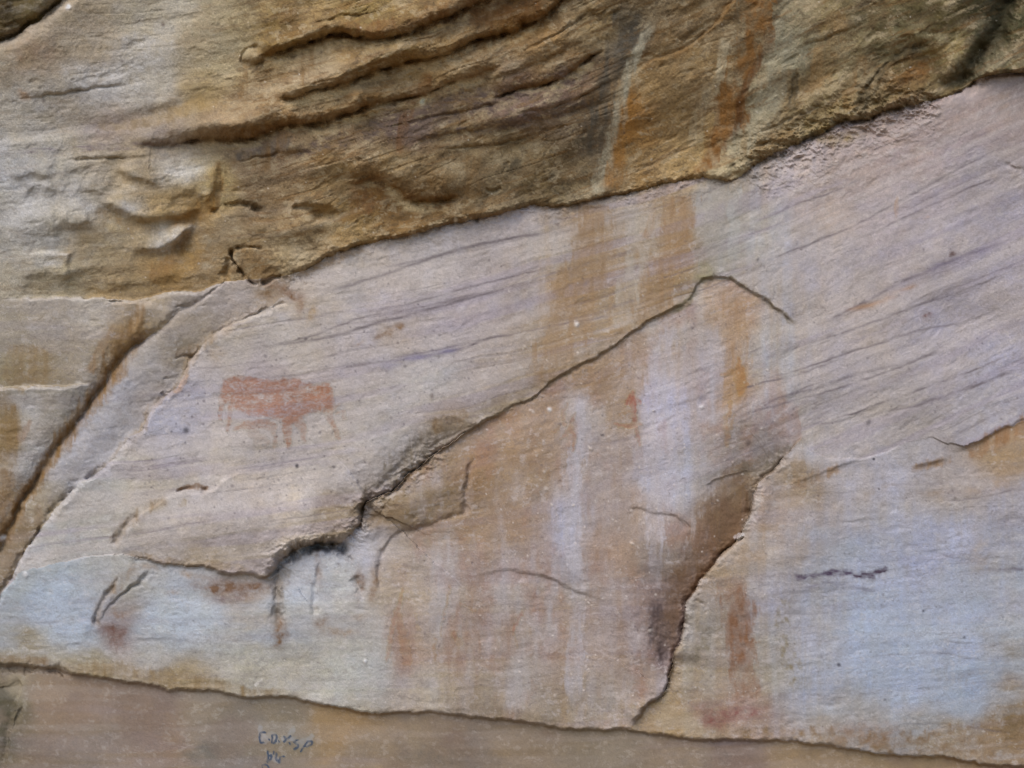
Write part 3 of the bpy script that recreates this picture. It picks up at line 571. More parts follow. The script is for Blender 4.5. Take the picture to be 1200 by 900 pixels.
# orange-brown runs below the main joint
streak([(700,240,20),(694,280,22),(684,330,24),(668,380,24),(650,425,20),(625,462,14)], (146,112,66), .62, soft=.45, ta=.02, seed=49, only=[PAINTED])
streak([(664,300,4),(655,350,5),(640,410,6)], (150,118,72), .45, soft=.6, seed=50, only=[PAINTED])
streak([(756,240,14),(752,290,16),(740,340,14),(728,390,12)], (164,156,138), .55, soft=.5, ta=.1, seed=51, only=[PAINTED])
streak([(790,225,20),(790,270,20),(778,320,20),(760,370,16),(745,390,10)], (142,106,58), .65, soft=.5, ta=.02, seed=52, only=[PAINTED])
streak([(765,240,3),(760,262,5),(752,282,4)], (146,108,60), .6, seed=53, only=[PAINTED])
streak([(850,215,16),(842,260,16),(838,300,18),(830,330,12)], (150,144,130), .6, soft=.5, seed=54, only=[PAINTED]); streak([(864,212,6),(862,260,6),(862,310,6)], (160,164,158), .5, seed=55, only=[PAINTED])
patch(822,332,16,10,(122,116,70),.6,40,74); streak([(822,336,3),(816,350,4),(804,360,4),(780,366,3)], (112,106,66), .7, seed=56)
streak([(835,326,3),(862,329,3),(890,344,3),(914,366,3),(936,384,4)], (116,102,70), .6, ta=.02, seed=57, soft=.5)
streak(CR[21:33], (128,108,72), .55, 2.2, ta=.02, seed=58, soft=.5)
streak([(560,490,8),(600,470,8),(650,438,7),(700,410,6),(760,372,6),(795,355,5)], (120,98,62), .45, seed=59, only=[PAINTED])
# broken band: shade of its underside and lower lip painted in
streak([(408,612,6),(424,592,12),(446,568,14),(474,544,15),(504,520,14),(534,500,10),(560,490,6)], (114,102,80), .70, soft=.5, seed=60, only=[PAINTED])
streak([(412,606,4),(422,594,7),(432,580,7),(440,574,4)], (88,66,34), .8, seed=61, only=[PAINTED]); streak([(505,500,8),(530,492,8),(552,484,5)], (132,104,64), .6, seed=62)
streak([(330,652,4),(352,642,5),(380,634,6),(404,622,5)], (110,92,62), .75, seed=63, only=[PAINTED]); streak([(140,648,3),(200,656,4),(250,662,4),(300,668,4)], (140,116,76), .55, seed=64)
for i, (x, y, rx, ry, c, a) in enumerate([
 (455,600,22,16,(112,86,46),.75),(500,585,34,20,(118,98,62),.6),(440,612,12,14,(122,98,58),.6),(545,560,22,24,(130,96,52),.6),(430,640,20,18,(168,168,172),.7),(590,600,26,30,(142,112,74),.5),(620,540,30,30,(140,110,68),.5),
 (270,684,44,11,(118,80,46),.95),(270,700,20,8,(120,90,82),.6),(225,672,18,6,(142,106,66),.7),(136,742,18,14,(120,80,62),.9),(140,720,12,8,(140,100,62),.7),(165,672,16,5,(146,110,66),.7),(205,697,12,4,(150,112,68),.6),(320,694,10,24,(134,116,90),.6),(326,738,7,15,(118,82,42),.95),
 (372,726,10,6,(128,94,62),.7),(396,735,20,5,(146,118,82),.6),(425,690,9,15,(120,80,42),.95),(445,690,7,20,(128,92,50),.7),(375,670,5,20,(126,96,66),.6),(430,720,16,4,(150,124,88),.6),
 (880,455,5,14,(150,100,60),.5)]): patch(x, y, rx, ry, c, a, 0, 80 + i, [CENTRAL])
streak([(70,786,4),(110,782,9),(160,790,10),(220,800,9),(290,808,6),(340,815,4)], (132,106,58), .7, seed=66, only=[CENTRAL]); streak([(-8,772,4),(30,773,6),(60,778,4)], (120,92,50), .7, seed=67)
streak([(540,830,8),(600,838,7),(660,846,5)], (112,96,66), .5, seed=68, only=[CENTRAL])
# runs on the central slab
streak([(745,420,6),(738,380,4)], (150,118,70), .3, seed=69)
streak([(700,398,12),(696,440,12),(720,470,12)], (152,122,80), .55, seed=70, only=[CENTRAL]); streak([(752,386,10),(748,430,10),(744,470,8)], (156,124,80), .5, seed=71, only=[CENTRAL])
streak([(786,372,13),(778,430,12),(774,500,15),(778,560,18),(770,600,12),(768,660,7),(766,700,5)], (170,166,166), .62, soft=.4, ta=.06, seed=72, grain=.6, only=[CENTRAL])
streak([(684,446,5),(680,500,8),(672,560,12),(668,620,12),(680,680,10),(674,760,10),(678,830,8)], (168,166,166), .7, soft=.3, seed=73, only=[CENTRAL])
streak([(815,372,8),(812,450,10),(815,520,8)], (158,142,126), .5, seed=74, only=[CENTRAL]); streak([(832,378,8),(836,440,9),(830,500,10)], (166,164,166), .5, seed=75, only=[CENTRAL])
streak([(862,335,10),(862,380,12),(864,430,12),(862,480,8)], (158,122,74), .65, soft=.6, seed=76, only=[CENTRAL])
for i, (x, y0, y1, w, c, a) in enumerate([(612,700,830,9,(164,160,150),.5),(560,640,800,8,(146,112,80),.5),(520,600,780,9,(166,164,160),.5),(535,690,800,8,(148,110,80),.55),(475,700,800,12,(148,112,88),.5),(440,700,820,14,(168,168,158),.5),(600,700,790,10,(146,114,84),.5),(640,560,700,8,(148,120,86),.4),(700,560,720,14,(144,116,86),.45),(735,500,700,12,(148,122,92),.45),(720,700,820,14,(142,120,98),.4),(655,740,830,10,(150,128,98),.4),(540,790,840,12,(146,126,98),.5),(650,640,760,6,(166,164,162),.5),(580,520,700,9,(142,112,72),.4),(625,620,680,10,(142,110,74),.4)]):
    streak([(x + 4, y0, w), (x - 3, (y0 + y1) / 2, w * 1.2), (x + 2, y1, w)], c, a, soft=.9, ta=.25, tb=.25, seed=200 + i, only=[CENTRAL])
# brown slope by the right joint
streak([(880,548,12),(856,580,24),(848,612,20),(830,645,18),(806,680,16),(790,705,14),(780,740,14),(776,775,10)], (116,86,54), .80, soft=.7, ta=.08, tb=.1, grain=.3, gs=(16,16), seed=77, only=[CENTRAL])
streak([(858,640,5),(836,664,6),(814,690,6),(802,706,4)], (96,62,26), .75, seed=78, only=[CENTRAL]); streak([(766,700,8),(772,740,12),(776,780,8)], (88,72,66), .75, seed=79, only=[CENTRAL])
streak([(930,520,5),(905,545,8),(880,548,10),(850,545,8)], (116,106,82), .65, seed=80, only=[CENTRAL]); streak([(772,640,10),(764,690,8)], (122,112,104), .5, seed=81, only=[CENTRAL])
streak([(874,560,4),(880,590,4),(868,620,4)], (150,142,124), .5, seed=82); streak([(890,560,4),(884,590,4),(876,614,3),(866,634,3)], (170,162,146), .55, seed=83, only=[PALE])
streak([(925,548,8),(945,545,6)], (140,112,68), .6, seed=84, only=[PALE])
# pale slab stains
streak([(920,568,5),(950,560,6),(985,548,5)], (146,110,66), .75, seed=85); streak([(1068,550,4),(1092,545,5),(1116,536,4)], (150,112,62), .75, seed=86); streak([(1130,534,8),(1160,520,9),(1208,498,12)], (146,102,52), .8, seed=87, tb=0)
patch(1175,560,30,22,(158,128,92),.5,10,110,[PALE]); patch(1105,578,14,4,(152,126,96),.6,0,111); patch(1140,580,10,5,(150,124,92),.5,0,112); patch(1030,572,34,6,(156,136,112),.4,10,113,[PALE]); patch(880,645,18,12,(148,118,78),.6,0,114,[PALE])
streak([(858,672,12),(862,700,16),(868,740,17),(872,790,16),(874,826,14)], (138,92,54), .92, soft=.5, ta=.18, tb=.05, gs=(9,20), grain=.5, seed=88, only=[PALE])
streak([(918,690,4),(916,730,7),(922,760,9),(930,790,12),(924,810,10)], (134,120,88), .65, soft=.6, grain=1.1, gs=(5,7), seed=89, only=[PALE])
streak([(824,730,10),(818,770,12),(806,800,8)], (134,122,96), .6, grain=1.0, gs=(6,8), seed=90, only=[PALE])
patch(836,838,22,13,(130,66,52),.98,0,115,[PALE]); patch(865,832,38,12,(138,84,70),.9,0,116,[PALE]); patch(826,818,18,20,(128,106,84),.6,0,117,[PALE]); patch(776,842,26,14,(152,128,86),.9,0,118,[PALE],.1); patch(800,850,30,9,(158,140,108),.6,0,119,[PALE],.2)
streak([(800,860,6),(900,858,7),(1000,866,10),(1080,870,14),(1150,868,20),(1208,862,26)], (132,104,66), .65, grain=1.0, gs=(7,8), tb=0, seed=91, only=[PALE]); patch(1190,850,20,22,(112,86,40),.7,0,120,[PALE]); patch(1185,765,26,10,(130,112,80),.55,0,121,[PALE])
patch(1010,858,40,12,(152,116,84),.5,0,122,[PALE]); patch(1155,655,14,26,(160,136,108),.45,0,123,[PALE]); streak([(946,610,5),(942,640,6),(940,660,4)], (158,132,98), .5, seed=92)
for i, (x, y, rx, ry) in enumerate([(1040,745,50,26),(1120,700,60,30),(1060,790,60,20),(1000,650,40,20),(1140,820,50,14),(960,620,30,14)]): patch(x, y, rx, ry, (154,165,178), .35, 0, 125 + i, [PALE], .3)  # bluish skylight painted onto the pale slab
# orange marks in painted slab, right
seam([(985,368),(1020,358),(1050,345),(1080,332)], 3, .5, (158,122,88), .7, 60); streak([(1050,230,1.5),(1048,245,3),(1050,258,2)], (168,126,80), .6, seed=93); patch(1083,259,5,3,(164,128,96),.7,0,131)
patch(1080,375,9,3.2,(116,84,76),.8,8,132); patch(957,361,6,3.2,(112,96,90),.6,10,133); patch(1125,301,5,3,(104,84,80),.8,0,134)
# base slab
for i, (x, y, rx, ry, c, a) in enumerate([(80,830,30,22,(132,104,78),.4),(75,860,26,16,(132,106,78),.3),(175,830,40,20,(122,100,88),.4),(185,872,22,14,(116,92,80),.4),(410,846,40,12,(142,116,72),.6),(240,885,30,10,(92,88,78),.6),(500,880,26,16,(104,100,88),.5),(560,880,30,14,(104,98,86),.4),(30,812,10,20,(140,128,96),.6),(8,850,12,50,(72,66,44),.8),(690,885,40,14,(120,112,92),.5),(1050,893,60,10,(140,118,78),.5),(850,890,40,10,(106,96,84),.4),(495,862,5,24,(140,124,92),.5),(130,868,30,14,(112,94,74),.4)]): patch(x, y, rx, ry, c, a, 0, 140 + i, [BASE], .5)
lay((slice(None), slice(None)), (reg == BASE) * .45 * ss(.0, .8, fbm(PX / 60, PY / 40, 4, 341)), (112, 94, 82))
# brown margins along the long basal joint, then along the other joints
sl, d, s, t, _ = curve(BJ[1:-1], 24, 3)
lay(sl, np.where(s > 0, .4 * np.exp(-d / 7), .25 * np.exp(-d / 4)) * (.6 + .5 * fbm(PX[sl] / 20, PY[sl] / 8, 3, 350)), (120,96,60))
for q, k in ((J[12:34], .6), (CR[7:22], .55), (RJ, .6), (G1[5:17], .6), (CR[:9], .4)):
    sl, d, s, t, _ = curve(q, 9, 3)
    lay(sl, .8 * k * np.exp(-(d / 2.2) ** 2) * np.clip(.6 + 1.1 * fbm(PX[sl] / 14, PY[sl] / 14, 3, 352), 0, 1.2), (100, 78, 48))

# grains: dark specks, and small white glints painted as pale dots
def dots(n, c, a, r0, r1, box=(0, 0, 1200, 900), raise_=0.0, only=None, pts=None):
    for i in range(n):
        if pts is not None: x, y, r = pts[i]
        else:
            x = rng.uniform(box[0], box[2]); y = rng.uniform(box[1], box[3]); r = rng.uniform(r0, r1) * (1 if rng.rand() > .12 else 1.5)
        asp = rng.uniform(.6, 1); th = rng.uniform(0, 3)
        sl = window(x - r * 3, y - r * 3, x + r * 3, y + r * 3)
        if only is not None:
            if not np.isin(reg[sl], only).all(): continue
        dx = PX[sl] - x; dy = PY[sl] - y
        u = dx * math.cos(th) + dy * math.sin(th); v = (-dx * math.sin(th) + dy * math.cos(th)) / asp
        k = np.exp(-((u * u + v * v) / (r * r)) ** 1.5)
        lay(sl, a * rng.uniform(.5, 1) * k, c); H[sl] += raise_ * k
dots(900, (84, 76, 76), .55, .7, 1.4, (150, 280, 1200, 860), only=[PAINTED, CENTRAL, PALE, LEAN])
dots(260, (74, 68, 72), .6, .8, 1.6, (150, 380, 560, 620), only=[PAINTED])
dots(420, (200, 195, 186), .6, .5, 1.1, (0, 0, 1200, 850), raise_=.0004, only=[0, 5, 7, 8, 6, 3, 4])
dots(160, (200, 192, 176), .7, .8, 1.7, (560, 380, 900, 820), raise_=.001)
dots(500, (60, 50, 40), .55, .8, 1.8, (300, 0, 1200, 300), only=[0])
dots(300, (62, 54, 46), .5, .8, 1.6, (440, 90, 720, 240), only=[0])
dots(14, (50, 48, 54), .95, 2, 2, pts=[(348,546,2.6),(391,547,2.2),(218,504,4),(217,519,2),(201,506,1.8),(888,304,2.6),(1018,495,4.2),(1030,573,1.8),(1024,538,1.6),(706,510,2.6),(1037,820,2),(983,779,2.6),(1130,747,2),(1082,716,1.8)])
dots(6, (96, 84, 76), .8, 2, 2, pts=[(51,118,3.2),(143,72,2.6),(191,29,2.4),(653,263,3),(877,519,4),(506,464,3.4)])
dots(7, (212, 208, 200), .9, 2, 2, raise_=.003, pts=[(822,477,3.8),(676,380,3.2),(644,480,3),(3,630,4.2),(30,673,3.4),(428,775,2.4),(80,8,3.4)])
dots(5, (206, 198, 180), .85, 2, 2, raise_=.003, pts=[(495,119,4),(692,526,2.6),(741,637,3),(762,739,2.4),(534,258,3)])
streak([(300,802,1.5),(304,797,1.8),(309,792,1.2)], (196,190,176), .8, seed=94); streak([(322,806,1.2),(326,798,1.2)], (190,184,170), .6, seed=95)
# white chip in the right joint, pale rims painting the light on upper edges
streak([(857,630,2.2),(864,627,2.6),(872,624,1.8)], (196,192,186), .95, soft=.3, seed=96); groove([(858,634),(865,632),(872,628)], .02, 1.6)
for i, q in enumerate([J[2:10], [(-8,453),(30,450),(60,451),(100,445)], [(30,297),(48,295),(85,297)], [(500,552),(490,562),(470,575),(450,584),(436,592),(430,602)], [(70,204),(90,208),(108,218)], [(400,640),(410,636),(424,628)]]):
    streak([(x, y + 1.5, 2.2) for x, y in q], (186, 178, 160), .45, soft=.6, grain=1.0, gs=(9, 6), seed=97 + i)

# ---------------------------------------------------------------- paintings: films of pigment on the stone, each a mesh of its own
LX = PX + 1.6 * fbm(PX / 6, PY / 6, 3, 401, .7); LY = PY + 1.6 * fbm(PX / 6, PY / 6, 3, 404, .7)
def stroke_density(strokes, soft=1.0, X=None, Y=None):
    D_ = np.zeros_like(PX)
    for q in strokes:
        pts = [(a[0], a[1]) for a in q]; wd = [a[2] for a in q]; k_ = q[0][3] if len(q[0]) > 3 else 1.0
        sl, d, s, t, _ = curve(pts, max(wd) * 2 + 6, 4, LX if X is None else X, LY if Y is None else Y)
        L = np.concatenate([[0], np.cumsum(np.hypot(*np.diff(np.array(pts, float), axis=0).T))]); L /= L[-1]
        ww = np.interp(t, L, wd)
        D_[sl] = np.maximum(D_[sl], k_ * (1 - ss(ww - soft, ww + soft, d)))
    return D_
OX = [(261,446),(268,442),(282,441),(300,443),(318,446),(335,445),(350,444),(353,449),(370,450),(385,449),(389,458),(391,470),(390,480),(385,486),(378,482),(366,482),(356,488),(350,493),(341,497),(332,496),(320,490),(306,487),(290,486),(276,480),(270,474),(262,474),(258,470),(259,456)]
ox = polyfade(OX, 3.2, LX, LY)
ox = np.maximum(ox, stroke_density([
 [(260,464,3.6,.6),(259,478,2.6),(258,490,1.8)], [(270,476,3,.7),(269,490,2.2),(266,504,1.6)],
 [(276,502,3.0,.62),(292,498,5),(308,497,6),(318,501,6)], [(318,500,3.4,.5),(322,512,3),(322,524,2)], [(296,506,7,.26),(306,518,9)],
 [(334,490,7,.8),(337,506,5),(338,524,3)], [(346,490,7,.75),(350,494,6)], [(352,494,5,.5),(355,506,4),(356,518,2.4)],
 [(384,482,5,.6),(390,497,4),(397,512,2.6)], [(396,484,2.6,.5),(402,484,4),(404,490,3)], [(388,480,1.4,.5),(398,474,1.2)]], 1.4))
wear = .74 + .40 * fbm(PX / 10, S / 5, 4, 411, .6) + .30 * fbm(PX / 2.4, S / 1.6, 2, 413)
ox = np.clip(ox * wear, 0, 1) * .78
ROCK0 = COL.copy()
def film(density, c):
    a = density[..., None]; return ROCK0 * (1 - a) + a * lin(c)
oxc = film(ox, (142, 98, 74))
oxc *= (1 + .10 * ox * fbm(PX / 14, PY / 10, 3, 415))[..., None]
# a darker back line and a fresher shoulder
bk = stroke_density([[(264,447,2.2,.5),(282,443,2.6),(310,446,2.2),(350,446,2.6)]], 1.6) * .5
oxc = oxc * (1 - bk[..., None]) + bk[..., None] * lin((124, 76, 52))
sh = np.exp(-((PX - 375) / 18) ** 2 - ((PY - 460) / 12) ** 2) * .55 * ox
oxc = oxc * (1 - sh[..., None]) + sh[..., None] * lin((164, 104, 66))
paint = [("painted_animal", "large faded red ochre ox-like painting", ox, oxc, PAINTED)]
def figure(strokes, c, k, soft=1.6):
    d_ = np.clip(stroke_density(strokes, soft) * (.75 + .4 * fbm(PX / 5, PY / 5, 3, 421)), 0, 1) * k
    return d_, film(d_, c)
f1, c1 = figure([[(742,458,1.6),(741,464,4.2),(742,474,4.6),(744,482,2)], [(738,464,1.2),(735,473,1.8)], [(744,466,1.6),(750,472,1.4)], [(742,478,3.4,.7),(743,492,3),(745,500,2.4)], [(726,486,1,.5),(736,482,1.4),(744,476,1.4)], [(744,498,2,.6),(747,510,2),(750,522,1.4)], [(742,498,3,.6),(728,500,1.6),(722,496,1.4)], [(736,500,1.5,.5),(752,496,1.5)]], (142, 84, 68), .82)
f2, c2 = figure([[(866,421,2),(867,430,4),(866,440,6.5),(868,452,6.5),(868,462,2.8)], [(866,436,1.6),(856,436,2.0),(846,440,1.6)], [(868,440,1.6),(876,450,1.4)], [(855,472,2.2,.7),(856,480,2.6),(852,490,2)], [(850,490,1.6,.7),(853,504,3),(852,518,2.4),(852,524,1)], [(861,486,1.6,.5),(858,502,1.8)]], (150, 106, 68), .55)
f3, c3 = figure([[(664,474,1.6,.6),(660,484,2.2),(662,498,1.6)], [(674,484,1.5,.6),(668,500,2),(658,514,1.6)], [(668,504,2,.6),(674,514,1.4),(672,528,2)], [(656,500,1.4,.5),(650,506,1.4)]], (146, 96, 80), .6)
f4, c4 = figure([[(472,690,1.2,.8),(466,716,2.4),(458,745,2.2),(453,776,1.6)], [(466,716,4,.5),(472,745,5),(478,775,6)], [(486,716,3,.3),(490,740,3)]], (150, 100, 84), .45, 2)
f5, c5 = figure([[(528,688,1.3,.6),(520,720,1.6),(516,745,1.3)], [(510,748,1.6,.6),(509,774,1.4)], [(532,742,3,.7),(540,756,3)], [(540,707,1.6,.5),(556,716,1.6)]], (144, 92, 76), .5)
f6, c6 = figure([[(612,716,1.4,.8),(606,728,2),(602,740,1.2)], [(602,740,1,.4),(606,762,1)]], (146, 84, 72), .6)
paint += [("painted_figure", "small dark red standing figure with a pointed head", f1, c1, CENTRAL), ("painted_figure", "orange brown upright figure with one arm held out", f2, c2, CENTRAL),
          ("painted_mark", "faint broken reddish strokes", f3, c3, CENTRAL), ("painted_mark", "long slanting pinkish red strokes", f4, c4, CENTRAL), ("painted_mark", "thin red strokes beside a rusty smear", f5, c5, CENTRAL), ("painted_mark", "short thin red stroke", f6, c6, CENTRAL)]
# blue lettering scratched and inked on the base slab: C.D.Y.S.P / h'r / top of a third line
halo = figure([[(304,852,3,.5),(308,866,5),(318,862,3)], [(320,860,3,.5),(324,866,4)], [(340,862,4,.6),(345,852,2)], [(334,866,4,.5),(345,866,3)], [(350,872,4,.5),(360,868,5),(366,862,2)], [(316,884,3,.5),(326,892,3)]], (150,156,168), .6, 2)
T = [[(311,858.5,1.0),(307,858,1.3),(304.6,861,1.4),(304.5,867,1.2),(305.5,870,1.0),(309,869.5,.8)],
 [(315,866,.8),(315.6,867,.8)],
 [(319,862,1.0),(318.6,870,1.1)], [(319,861.5,.8),(323.5,861,1.3),(324.5,865,1.3),(321.5,870,1.4),(318.6,870.6,.9)], [(326.5,868,.8),(327,869,.8)],
 [(333,863,1.2),(335.5,866,1.4),(340.5,863,1.2)], [(336,866,1.3),(333,869.5,1.2)], [(339,871,1.0),(339.6,872.4,1.0)],
 [(350,867,1.0),(347,867.5,1.4),(344.5,870,1.2),(348.5,872.5,1.3),(349.5,874.5,1.3),(345,877.5,1.5)],
 [(361,868.5,1.0),(356,875,1.3),(352.5,880.5,1.1)], [(360,869,1.2),(365,869,1.3),(365.5,872,1.3),(360,874.5,1.2),(357,874,.8)],
 [(314,880,1.0),(314.6,888,1.2),(313,892,1.0)], [(314.5,886.5,1.0),(318,885,1.2),(318,889,1.2),(314,892.5,1.3)], [(321,881,1.1),(320.4,883.4,.8)],
 [(324,883,1.3),(324,889,1.4),(327.5,894,1.3)], [(328,893,1.2),(329,887,1.2),(333,886,1.0)], [(308,897,.9),(312,895.5,1.2),(315,899,1.1),(313,904,.9)], [(308,898,.9),(307,905,.9)]]
wd_ = np.clip(stroke_density(T, .75, PX + .35 * (LX - PX), PY + .35 * (LY - PY)) * (.95 + .5 * fbm(PX / 3, PY / 3, 2, 431)), 0, 1) * .85
wc = halo[1] * (1 - wd_[..., None]) + wd_[..., None] * lin((42, 60, 82))
paint.append(("handwritten_letters", "blue handwritten initials C.D.Y.S.P above smaller letters", np.maximum(wd_, halo[0]), wc, BASE))

# ---------------------------------------------------------------- the relief in space
H[reg == CORNER] -= .0
XW = (PX - 600) / F; ZW = -(PY - 450) / F
def place(h):
    dep = D - h
    return np.stack([XW * dep, dep, CAMZ + ZW * dep], -1)
P = place(H)
# shared vertex normals, so that slabs that run on into each other shade as one stone
gx = np.gradient(P, axis=1); gy = np.gradient(P, axis=0)
N = np.cross(gx, gy); N /= np.linalg.norm(N, axis=-1, keepdims=True) + 1e-12
if N[NY // 2, NX // 2, 1] > 0: N = -N

SHADE = {0: 1.0, 1: .9, 2: 1.0, 9: 1.0}
GAIN = 1.42
gainmap = np.full((NY, NX), GAIN)
B_GAIN = 1.25; BASE_GAIN = 1.12
gainmap *= np.where(isB, .98 + (B_GAIN - .98) * ss(150, 420, PX), 1); gainmap[reg == BASE] *= BASE_GAIN

# ---------------------------------------------------------------- material
def rock_material(name, rough, spec, bump, grain):
    m = bpy.data.materials.new(name); m.use_nodes = True
    nt = m.node_tree; n = nt.nodes; l = nt.links
    b = n["Principled BSDF"]
    at = n.new("ShaderNodeAttribute"); at.attribute_name = "pigment"
    geo = n.new("ShaderNodeNewGeometry")
    n1 = n.new("ShaderNodeTexNoise"); n1.inputs["Scale"].default_value = 420; n1.inputs["Detail"].default_value = 3; n1.inputs["Roughness"].default_value = .6
    l.new(geo.outputs["Position"], n1.inputs["Vector"])
    mr = n.new("ShaderNodeMapRange"); mr.inputs["From Min"].default_value = .25; mr.inputs["From Max"].default_value = .75
    mr.inputs["To Min"].default_value = 1 - grain; mr.inputs["To Max"].default_value = 1 + grain
    l.new(n1.outputs["Fac"], mr.inputs["Value"])
    mul = n.new("ShaderNodeVectorMath"); mul.operation = 'SCALE'
    l.new(at.outputs["Color"], mul.inputs[0]); l.new(mr.outputs["Result"], mul.inputs["Scale"])
    l.new(mul.outputs["Vector"], b.inputs["Base Color"])
    n2 = n.new("ShaderNodeTexNoise"); n2.inputs["Scale"].default_value = 60; n2.inputs["Detail"].default_value = 6
    l.new(geo.outputs["Position"], n2.inputs["Vector"])
    mr2 = n.new("ShaderNodeMapRange"); mr2.inputs["To Min"].default_value = rough - .12; mr2.inputs["To Max"].default_value = rough + .12
    l.new(n2.outputs["Fac"], mr2.inputs["Value"]); l.new(mr2.outputs["Result"], b.inputs["Roughness"])
    b.inputs["Specular IOR Level"].default_value = spec
    n3 = n.new("ShaderNodeTexNoise"); n3.inputs["Scale"].default_value = 260; n3.inputs["Detail"].default_value = 5; n3.inputs["Roughness"].default_value = .65
    l.new(geo.outputs["Position"], n3.inputs["Vector"])
    bp = n.new("ShaderNodeBump"); bp.inputs["Strength"].default_value = bump; bp.inputs["Distance"].default_value = .0016
    l.new(n3.outputs["Fac"], bp.inputs["Height"]); l.new(bp.outputs["Normal"], b.inputs["Normal"])
    return m
M_SLAB = rock_material("banded_quartzite", .62, .35, .6, .16)
M_BROWN = rock_material("weathered_sandstone", .75, .25, .9, .22)
M_BASE = rock_material("smooth_base_stone", .6, .3, .35, .10)
M_PAINT = rock_material("ochre_pigment", .8, .15, .6, .18)
M_INK = rock_material("blue_ink", .6, .3, .2, .03)

# ---------------------------------------------------------------- meshes
def build_mesh(name, facemask, pos, col, mat, solid=0.0, parent=None):
    """facemask over cells (NY-1, NX-1)"""
    jj, ii = np.nonzero(facemask)
    a = jj * NX + ii; quads = np.stack([a, a + NX, a + NX + 1, a + 1], 1)
    used, inv = np.unique(quads, return_inverse=True); quads = inv.reshape(-1, 4)
    V = pos.reshape(-1, 3)[used]; C = col.reshape(-1, 3)[used]; NN = N.reshape(-1, 3)[used]
    faces = quads
    if solid:
        e = np.concatenate([quads[:, [0, 1]], quads[:, [1, 2]], quads[:, [2, 3]], quads[:, [3, 0]]])
        key = np.sort(e, 1); k = key[:, 0].astype(np.int64) * len(V) + key[:, 1]
        u, idx, cnt = np.unique(k, return_index=True, return_counts=True)
        be = e[idx[cnt == 1]]
        bv = np.unique(be); mp = np.full(len(V), -1); mp[bv] = len(V) + np.arange(len(bv))
        back = V[bv].copy(); cam = np.array([0, 0, CAMZ]); dirv = back - cam
        back = cam + dirv * (1 + (D + solid - back[:, 1:2]) / back[:, 1:2]) * 1.0
        nb = len(V)
        V = np.vstack([V, back]); C = np.vstack([C, C[bv]]); NN = np.vstack([NN, NN[bv]])
        side = np.stack([be[:, 1], be[:, 0], mp[be[:, 0]], mp[be[:, 1]]], 1)
        # close the back with a fan round its centre
        V = np.vstack([V, back.mean(0)]); C = np.vstack([C, C.mean(0)]); NN = np.vstack([NN, [0, 1, 0]])
        c_ = len(V) - 1
        fan = np.stack([mp[be[:, 1]], mp[be[:, 0]], np.full(len(be), c_)], 1)
    else: side = np.zeros((0, 4), int); fan = np.zeros((0, 3), int)
    org = np.array([V[:, 0].mean(), V[:, 1].min(), V[:, 2].min()]) if parent is None else np.array(parent.location)
    me = bpy.data.meshes.new(name)
    nq = len(faces) + len(side); nt_ = len(fan)
    me.vertices.add(len(V)); me.vertices.foreach_set("co", (V - org).astype(np.float32).ravel())
    loops = np.concatenate([faces.ravel(), side.ravel(), fan.ravel()]).astype(np.int32)
    me.loops.add(len(loops)); me.loops.foreach_set("vertex_index", loops)
    st = np.concatenate([np.arange(nq) * 4, nq * 4 + np.arange(nt_) * 3]).astype(np.int32)
    me.polygons.add(nq + nt_); me.polygons.foreach_set("loop_start", st)
    me.update(calc_edges=True); me.validate()
    at = me.attributes.new("pigment", 'FLOAT_COLOR', 'POINT')
    at.data.foreach_set("color", np.hstack([np.clip(C, 0, .8), np.ones((len(C), 1))]).astype(np.float32).ravel())
    me.polygons.foreach_set("use_smooth", np.concatenate([np.ones(len(faces), bool), np.zeros(len(side) + len(fan), bool)]))
    cn = NN[loops].astype(np.float32); nf = len(faces) * 4
    cn[nf:] = 0
    me.normals_split_custom_set(cn)
    me.materials.append(mat)
    o = bpy.data.objects.new(name, me); bpy.context.scene.collection.objects.link(o)
    if parent is None: o.location = org
    else: o.parent = parent; 
    return o

g_ = COL @ np.array([.25, .60, .15])
cw = ((reg == CENTRAL) * ss(400, 480, PX) * (1 - ss(840, 930, PX)))[..., None]; COL *= 1 + cw * np.array([.02, -.012, .008])
pw = ((reg == PALE) * ss(880, 1000, PX) * ss(560, 640, PY) * (1 - ss(820, 870, PY)) + (reg == CENTRAL) * (1 - ss(300, 420, PX)) * (1 - ss(750, 790, PY)))[..., None]; COL *= 1 + pw * np.array([-.02, .015, .06])  # cool skylight tint worked into the low slabs' colour
COL *= 1 + (~isB & (reg != BASE))[..., None] * np.array([.012, -.012, .028])
COL *= 1 + (isB * (1 - ss(160, 320, PX)))[..., None] * np.array([.0, .0, .07])
lay((slice(None), slice(None)), .14 * pw[..., 0] * ss(.10, .22, COL.mean(-1)) * (.8 + .5 * fbm(PX / 25, S / 8, 3, 451)), (156, 166, 174))  # even veil of painted skylight over the same slabs
bw_ = ((reg == BASE) * ss(250, 420, PX))[..., None]; COL *= 1 + bw_ * np.array([.06, -.02, -.03])
COL *= np.where(reg == PAINTED, 1, 0)[..., None] * (np.array([1.025, 1.0, .965]) - 1) + 1
COL *= 1 + (isB * ss(120, 380, PX))[..., None] * np.array([.04, .0, -.09])
satk = np.where(isB, 1.0, .88)[..., None]
COL = g_[..., None] + (COL - g_[..., None]) * satk
COL *= (1 + np.where(isB, .045, .022) * wn2 + .022 * wn)[..., None]
PIG = np.clip(COL * gainmap[..., None], .004, .75)
cell = np.stack([reg[:-1, :-1], reg[1:, :-1], reg[1:, 1:], reg[:-1, 1:]], -1)
cellreg = np.sort(cell, -1)[..., 1]
G = "rock slabs divided by open joints"
